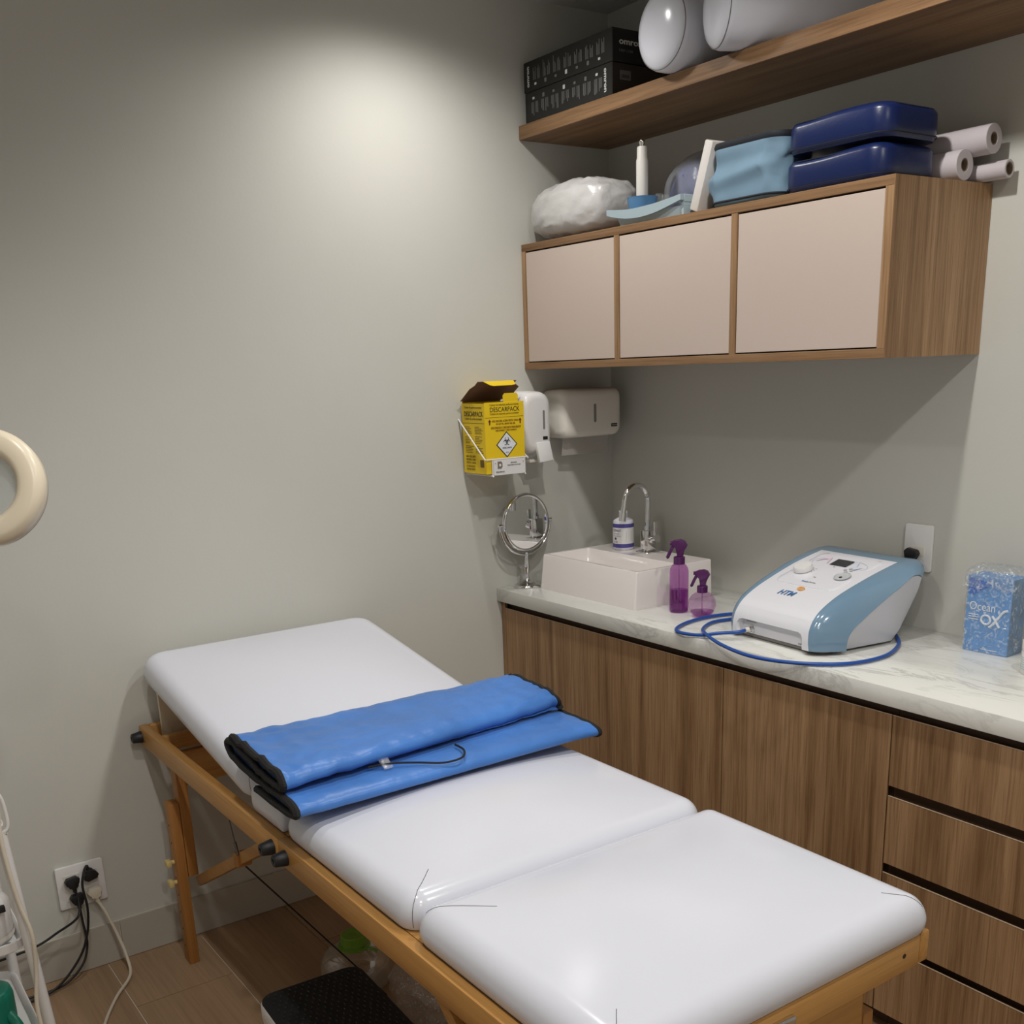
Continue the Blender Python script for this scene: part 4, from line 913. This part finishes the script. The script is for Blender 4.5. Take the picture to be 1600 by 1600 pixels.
# navy cushions
for k, lab in enumerate(('navy vinyl cushion lying directly on the cabinet top', 'navy vinyl cushion stacked on top of the other navy cushion')):
    z0 = ZU + k*.0765; ox = .004*k
    cn = thing('navy_cushion', lab, 'cushion', (1.121, -.238, z0), math.radians(.8*k), 'navy cushions stacked on the cabinet')
    b = xf(cushion(.268, .200, .066, .042, .018, .008, under=.006), world_of(cn) @ Matrix.Translation((ox, 0, .001)))
    for v in b.verts: v.co += Vector((0, 0, .0025*math.sin(v.co.x*22+k)))*min(1, max(0, (v.co.z-z0-.02)/.02))
    part('cover', b, M_navy, cn, 60)
    for dz in (.008, .060):
        part('piping', tube([world_of(cn) @ Vector((x+ox, y, dz+.0015)) for x, y in rr(.1345-(.0 if dz < .02 else .006), .1005-(.0 if dz < .02 else .006), .042, 7)], .0012, 5, closed=True), M_trim, cn)
# rolls of couch paper
for y, z, r, xe, x0r, core, lab in ((-.100, .0320, .0310, 1.286, .95, .013, 'thick white paper roll lying beside the navy cushions'),
                                    (-.062, .0795, .0295, 1.325, .92, .0125, 'white paper roll resting on top of two other rolls'),
                                    (-.036, .0192, .0185, 1.350, .95, .0130, 'thin nearly used-up paper roll against the back wall')):
    rl = thing('paper_roll', lab, 'paper roll', (1.15, y, ZU), 0, 'rolls of couch paper')
    c = (0, y, ZU+z)
    part('paper', lathe([(core, x0r), (r, x0r), (r, xe-.001), (r-.001, xe), (core+.0008, xe), (core, xe-.001), (core, xe-.12)], c, (1, 0, 0), 32, cap0=False, cap1=True), M_roll, rl)
    part('core', lathe([(core-.0002, xe-.1), (core-.0002, xe-.0005), (core-.002, xe-.0005), (core-.002, xe-.1)], c, (1, 0, 0), 24, cap0=False, cap1=False), M_core, rl)

# ------------------------------------------------------------------ high shelf: cartons and bolsters
ZS = 2.1714
rnd = random.Random(11)
for k, lab in enumerate(('black printed carton at the bottom of the pair on the high shelf', 'black printed carton on top of the other on the high shelf')):
    z0 = ZS + .0005 + k*.0785; x0, x1, y0, y1, hh = .028-.004*k, .408+.002*k, -.331, -.075, .0775
    ob = thing('device_carton', lab, 'box', ((x0+x1)/2, (y0+y1)/2, z0), 0, 'black cartons on the high shelf')
    part('carton_body', box(x0, x1, y0, y1, z0, z0+hh, .0012, 1), M_obox if k else M_obox2, ob, 0)
    part('front_face', box(x0+.001, x1-.001, y0-.0006, y0, z0+.001, z0+hh-.001), M_obox, ob, 0)
    fpx = lambda u, v: (x0+u, y0-.0006, z0+v)
    L = x1-x0; rects = []
    for g in range(7):
        u0 = (.045 if k else .030) + g*.0465
        for s in range(7):
            if s % 4 == 3: continue
            uu = u0 + s*.0048; t = rnd.uniform(.020, .036)
            if k: rects.append((uu, uu+.0026, .026, .026+t+.006*(s == 0)))
            else: rects.append((uu, uu+.0026, .050-t, .050))
        v = .016 if k else .060
        part('pictogram', prism(rr(.0045, .003+.002*(g % 2), .001, 2), fpx(u0+.010, v), (1, 0, 0), (0, 0, 1), .0005), M_print if g % 3 else M_logow, ob, 0)
    bars(rects, fpx(0, 0), (1, 0, 0), (0, 0, 1), M_print, ob)
    if k: text('omron', .0165, fpx(.026, .012), (0, 0, 1), (-1, 0, 0), M_logow, ob, width=.052, bold=.0005)
    else: text('omron', .0165, fpx(L-.030, .068), (0, 0, -1), (1, 0, 0), M_logow, ob, width=.056, bold=.0005)
    spx = lambda u, v: (x1, y0+u, z0+v)
    if k:
        text('omron', .020, spx(.022, .042), (0, 1, 0), (0, 0, 1), M_logow, ob, width=.078, bold=.0005)
        text('HBP-1100', .009, spx(.022, .024), (0, 1, 0), (0, 0, 1), M_print, ob, width=.046)
    else:
        st = part('barcode_sticker', prism(rr(.018, .011, .001, 2), spx(.045, .050), (0, 1, 0), (0, 0, 1), .0006), M_print, ob, 0)
        bars([(.032+.003*i, .0335+.003*i+.0006*(i % 2), .043, .051) for i in range(9)], spx(.0, 0), (0, 1, 0), (0, 0, 1), M_ink, st, 'barcode', .0008)
def bolster(lab, c, d, L, r):
    d = Vector(d).normalized(); t = thing('bolster', lab, 'bolster', (c[0], c[1], ZS), 0, 'white vinyl bolsters on the high shelf')
    o = Vector((c[0], c[1], ZS+.001+r))
    part('cover', lathe([(.002, -.016), (r*.35, -.0145), (r*.65, -.011), (r*.88, -.003), (r*.97, .006), (r, .016), (r, L-.016), (r*.97, L-.006), (r*.88, L), (r*.5, L+.006), (.002, L+.008)], o, d, 48), M_vinyl, t, 70)
    x, y, dd = basis(d)
    part('seam', tube([o + dd*.004 + x*((r*.955)*math.cos(a)) + y*((r*.955)*math.sin(a)) for a in [2*PI*k/48 for k in range(48)]], .0012, 5, closed=True), M_seam, t)
bolster('white vinyl bolster next to the black cartons on the high shelf', (.640, -.378), (.05, 1, 0), .355, .089)
bolster('white vinyl bolster farther from the black cartons, lying askew', (.832, -.388), (.42, .91, 0), .385, .086)

# ------------------------------------------------------------------ floor: step platform, jug, wrap
sp_ = thing('step_platform', 'low platform with black studded top and white rim under the table', 'step platform', (.83, -1.50, 0), math.radians(-3))
SM = world_of(sp_)
part('base', xf(slab(0, 0, .004, .190, .128, [(.020, 0), (.008, .03), (0, .10), (0, .128), (.003, .133)], .040, 8), SM.copy()), M_white, sp_, 50)
mt_ = part('studded_mat', xf(slab(0, 0, .137, .187, .125, [(0, 0), (.0005, .003), (.003, .0045)], .038, 8), SM.copy()), M_blackm, sp_)
b = B()
for i in range(22):
    for j in range(14):
        u, v = -.170+.0162*i, -.108+.0166*j + (.0083 if i % 2 else 0)
        if abs(v) > .112: continue
        pts = [SM @ Vector((u + .0060*math.cos(a), v + .0060*math.sin(a), .1421)) for a in (.2, .9, 1.6, 2.3)]
        bb_ = tube(pts, .0014, 4); me = bpy.data.meshes.new('t'); bb_.to_mesh(me); bb_.free(); b.from_mesh(me); bpy.data.meshes.remove(me)
st_ = part('studs', b, mat('glossy_black', (.02, .02, .02), .25), mt_); st_['kind'] = 'stuff'
for sx_ in (-1, 1):
    for sy_ in (-1, 1): part('foot', cyl(SM @ Vector((sx_*.14, sy_*.085, 0)), SM @ Vector((sx_*.14, sy_*.085, .0045)), .014, n=16), M_black, sp_)
jx, jy = .512, -1.306
jg = thing('water_jug', 'clear plastic jug with green cap on the floor behind the platform', 'jug', (jx, jy, 0))
JK = lambda prof: [(r, h*.86) for r, h in prof]
part('jug_body', lathe(JK([(.070, .001), (.084, .004), (.090, .02), (.090, .068), (.084, .090), (.068, .108), (.048, .120), (.034, .126), (.034, .130)]), (jx, jy, 0), n=40), M_clear, jg, 60)
part('collar', lathe(JK([(.0385, .118), (.0420, .120), (.0420, .124), (.036, .127)]), (jx, jy, 0), n=32), M_green, jg)
part('cap', lathe(JK([(.0325, .128), (.0325, .158), (.0300, .161), (.012, .1605), (.010, .158)]), (jx, jy, 0), n=36), M_green, jg)
part('cap_tab', tube([(jx+.036, jy+.012, .108), (jx+.052, jy+.024, .110), (jx+.064, jy+.034, .104)], .004, 8, 5), M_green, jg)
b = wobble(blob((.765, -1.235, .070), (.105, .075, .068), 60, 40, 2.4), .030, 14, 21); wobble(b, .012, 38, 5)
for v in b.verts: v.co.z = max(v.co.z, .001)
single('plastic_wrap', b, M_film, 'crumpled clear plastic wrap on the floor behind the platform', 'plastic wrap', (.765, -1.235, 0), smooth=70)

# ------------------------------------------------------------------ white trolley at the left edge
tl = thing('trolley', 'white tubular equipment trolley cut off by the left frame edge', 'trolley', (.24, -2.24, 0))
TX0, TX1, TY0, TY1 = .130, .445, -2.44, -2.052
for (xa, ya, xb, yb) in ((TX1+.035, TY1+.028, TX1, TY1), (TX1+.035, TY0-.028, TX1, TY0), (TX0, TY1+.012, TX0+.02, TY1), (TX0, TY0-.028, TX0+.02, TY0)):
    lg = part('leg', tube([(xa, ya, .055), (xb, yb, .61)], .0115, 14), M_white, tl)
    part('caster', join(cyl((xa-.009, ya, .0235), (xa+.009, ya, .0235), .0235, n=20), cyl((xa, ya, .040), (xa, ya, .06), .008, n=12)), M_grey, lg)
tcx, tcy = (TX0+TX1)/2, (TY0+TY1)/2
for z in (.110, .340, .600):
    a, c = (TX1-TX0)/2+.012, (TY1-TY0)/2+.012
    sh_ = part('shelf', slab(tcx, tcy, z, a, c, [(.004, 0), (0, .003), (0, .022), (.003, .024), (.009, .020), (.014, .008)], .045, 8), M_white, tl, 40)
    for sx_ in (-1, 1):
        for sy_ in (-1, 1):
            part('screw_cap', lathe([(.0055, 0), (.0055, .0012)], (tcx+sx_*(a-.034), tcy+sy_*(c-.034), z+.008), n=14), M_grey, sh_)
lp = [(TX1+.006, TY1-.30, .612), (TX1+.006, TY1-.020, .612), (TX1+.006, TY1+.004, .614), (TX1+.006, TY1+.015, .626), (TX1+.005, TY1+.015, .66), (TX1+.005, TY1+.011, .690), (TX1+.005, TY1+.002, .703), (TX1+.005, TY1-.020, .706), (TX1+.005, TY1-.30, .706)]
part('guard_rail', tube(lp, .0042, 10, 4), M_white, tl)
mc_ = thing('white_appliance', 'glossy rounded white appliance on the trolley middle shelf', 'appliance', (.30, -2.20, .349))
part('housing', lathe([(.030, 0), (.062, .003), (.066, .012), (.066, .085), (.058, .098), (.03, .106), (.004, .108)], (.372, -2.118, .349), n=40), M_white, mc_, 60)
part('base_lip', lathe([(.0672, .010), (.0672, .020)], (.372, -2.118, .349), n=40, cap0=False, cap1=False), M_white2, mc_)
part('switch', box(.425, .438, -2.083, -2.069, .430, .444, .002, 2), M_black, mc_)
md = thing('white_appliance', 'white rounded appliance on the trolley top shelf by the guard rail', 'appliance', (.36, -2.14, .609))
part('housing', xf(box(-.085, .085, -.070, .070, 0, .070, .02, 4), Matrix.Translation((.345, -2.142, .609))), M_white, md)
part('panel', box(.4300, .4312, -2.19, -2.10, .625, .660), M_port, md, 0)
gm = thing('pump_unit', 'teal green and black pump unit on the lowest trolley shelf', 'pump', (.30, -2.14, .119))
gq = Vector((.36, -2.128, .119))
part('housing', lathe([(.040, 0), (.050, .004), (.052, .03), (.052, .085), (.048, .100), (.04, .104)], gq, n=36), M_teal, gm, 60)
part('faceplate', xf(lathe([(.038, 0), (.038, .006), (.034, .009)], (0, 0, 0), (1, 0, 0), 30), Matrix.Translation(gq + Vector((.040, -.022, .065)))), M_blackm, gm)
for k in range(3): part('button', lathe([(.006, 0), (.006, .003)], gq + Vector((.049, -.022+.018*math.cos(2.1*k), .065+.018*math.sin(2.1*k))), (1, 0, 0), 14), M_grey, gm)
part('outlet_pipe', tube([gq + Vector((.03, .030, .05)), gq + Vector((.055, .042, .03)), gq + Vector((.065, .046, .014))], .011, 12, 4), M_teal, gm)
part('hanging_cord', tube([(TX1+.013, TY1+0.004, .690), (TX1+.020, TY1-0.004, .62), (TX1+.022, TY1-0.002, .55), (TX1+.028, TY1+0.006, .46), (TX1+.042, TY1+0.018, .385), (TX1+.040, TY1+0.014, .30), (TX1+.048, TY1+0.002, .22), (TX1+.060, TY1+0.006, .13), (TX1+.070, TY1+0.018, .05), (TX1+.080, TY1+0.023, .0052), (TX1+.10, TY1-.06, .0052)], .0045, 10, 6), M_creamc, tl, label='cream power cord hanging down the trolley corner')

# ------------------------------------------------------------------ magnifying lamp at the left edge
mg = thing('magnifier_lamp', 'cream ring magnifying lamp head reaching in at the left edge', 'magnifying lamp', (.90, -2.62, 0))
gc = Vector((.93, -2.045, 1.362)); cd = (Vector((2.7566, -2.3285, 1.5099))-gc).normalized()
gn = (cd + Vector((-.30, -.30, .16))).normalized()
R0 = .091
hd = part('ring_housing', lathe([(.050, -.012), (.052, .004), (.060, .012), (.064, .0125), (.080, .0125), (.087, .009), (R0, 0), (R0+.0006, -.008), (R0-.002, -.026), (.082, -.034), (.060, -.034), (.052, -.028), (.050, -.012)], gc, gn, 64, False, False), M_cream, mg, 50)
part('trim_line', lathe([(R0+.0008, -.0175), (R0+.0008, -.0190)], gc, gn, 64, False, False), M_grey, hd)
part('lens', lathe([(.0505, -.012), (.035, -.0085), (.015, -.0065), (.002, -.006), (.002, -.018), (.035, -.0155), (.0505, -.012)], gc, gn, 48, False, False), M_lens, hd, 60)
ax, ay, ad = basis(gn)
side = Vector((0, -1, 0)); side = (side - gn*side.dot(gn)).normalized()
j0 = gc + side*(R0+.004) - gn*.012
part('yoke', tube([gc + side*(R0-.004) - gn*.012, j0 + side*.03], .012, 14), M_cream, mg)
part('arm', tube([j0 + side*.028, (.95, -2.50, 1.46), (.92, -2.62, 1.50)], .008, 12), M_cream, mg)
part('column', tube([(.92, -2.62, 1.51), (.90, -2.62, .07)], .013, 14), M_cream, mg)
part('base', lathe([(.17, 0), (.17, .012), (.15, .024), (.03, .034), (.02, .075)], (.90, -2.62, 0), n=40), M_cream, mg)
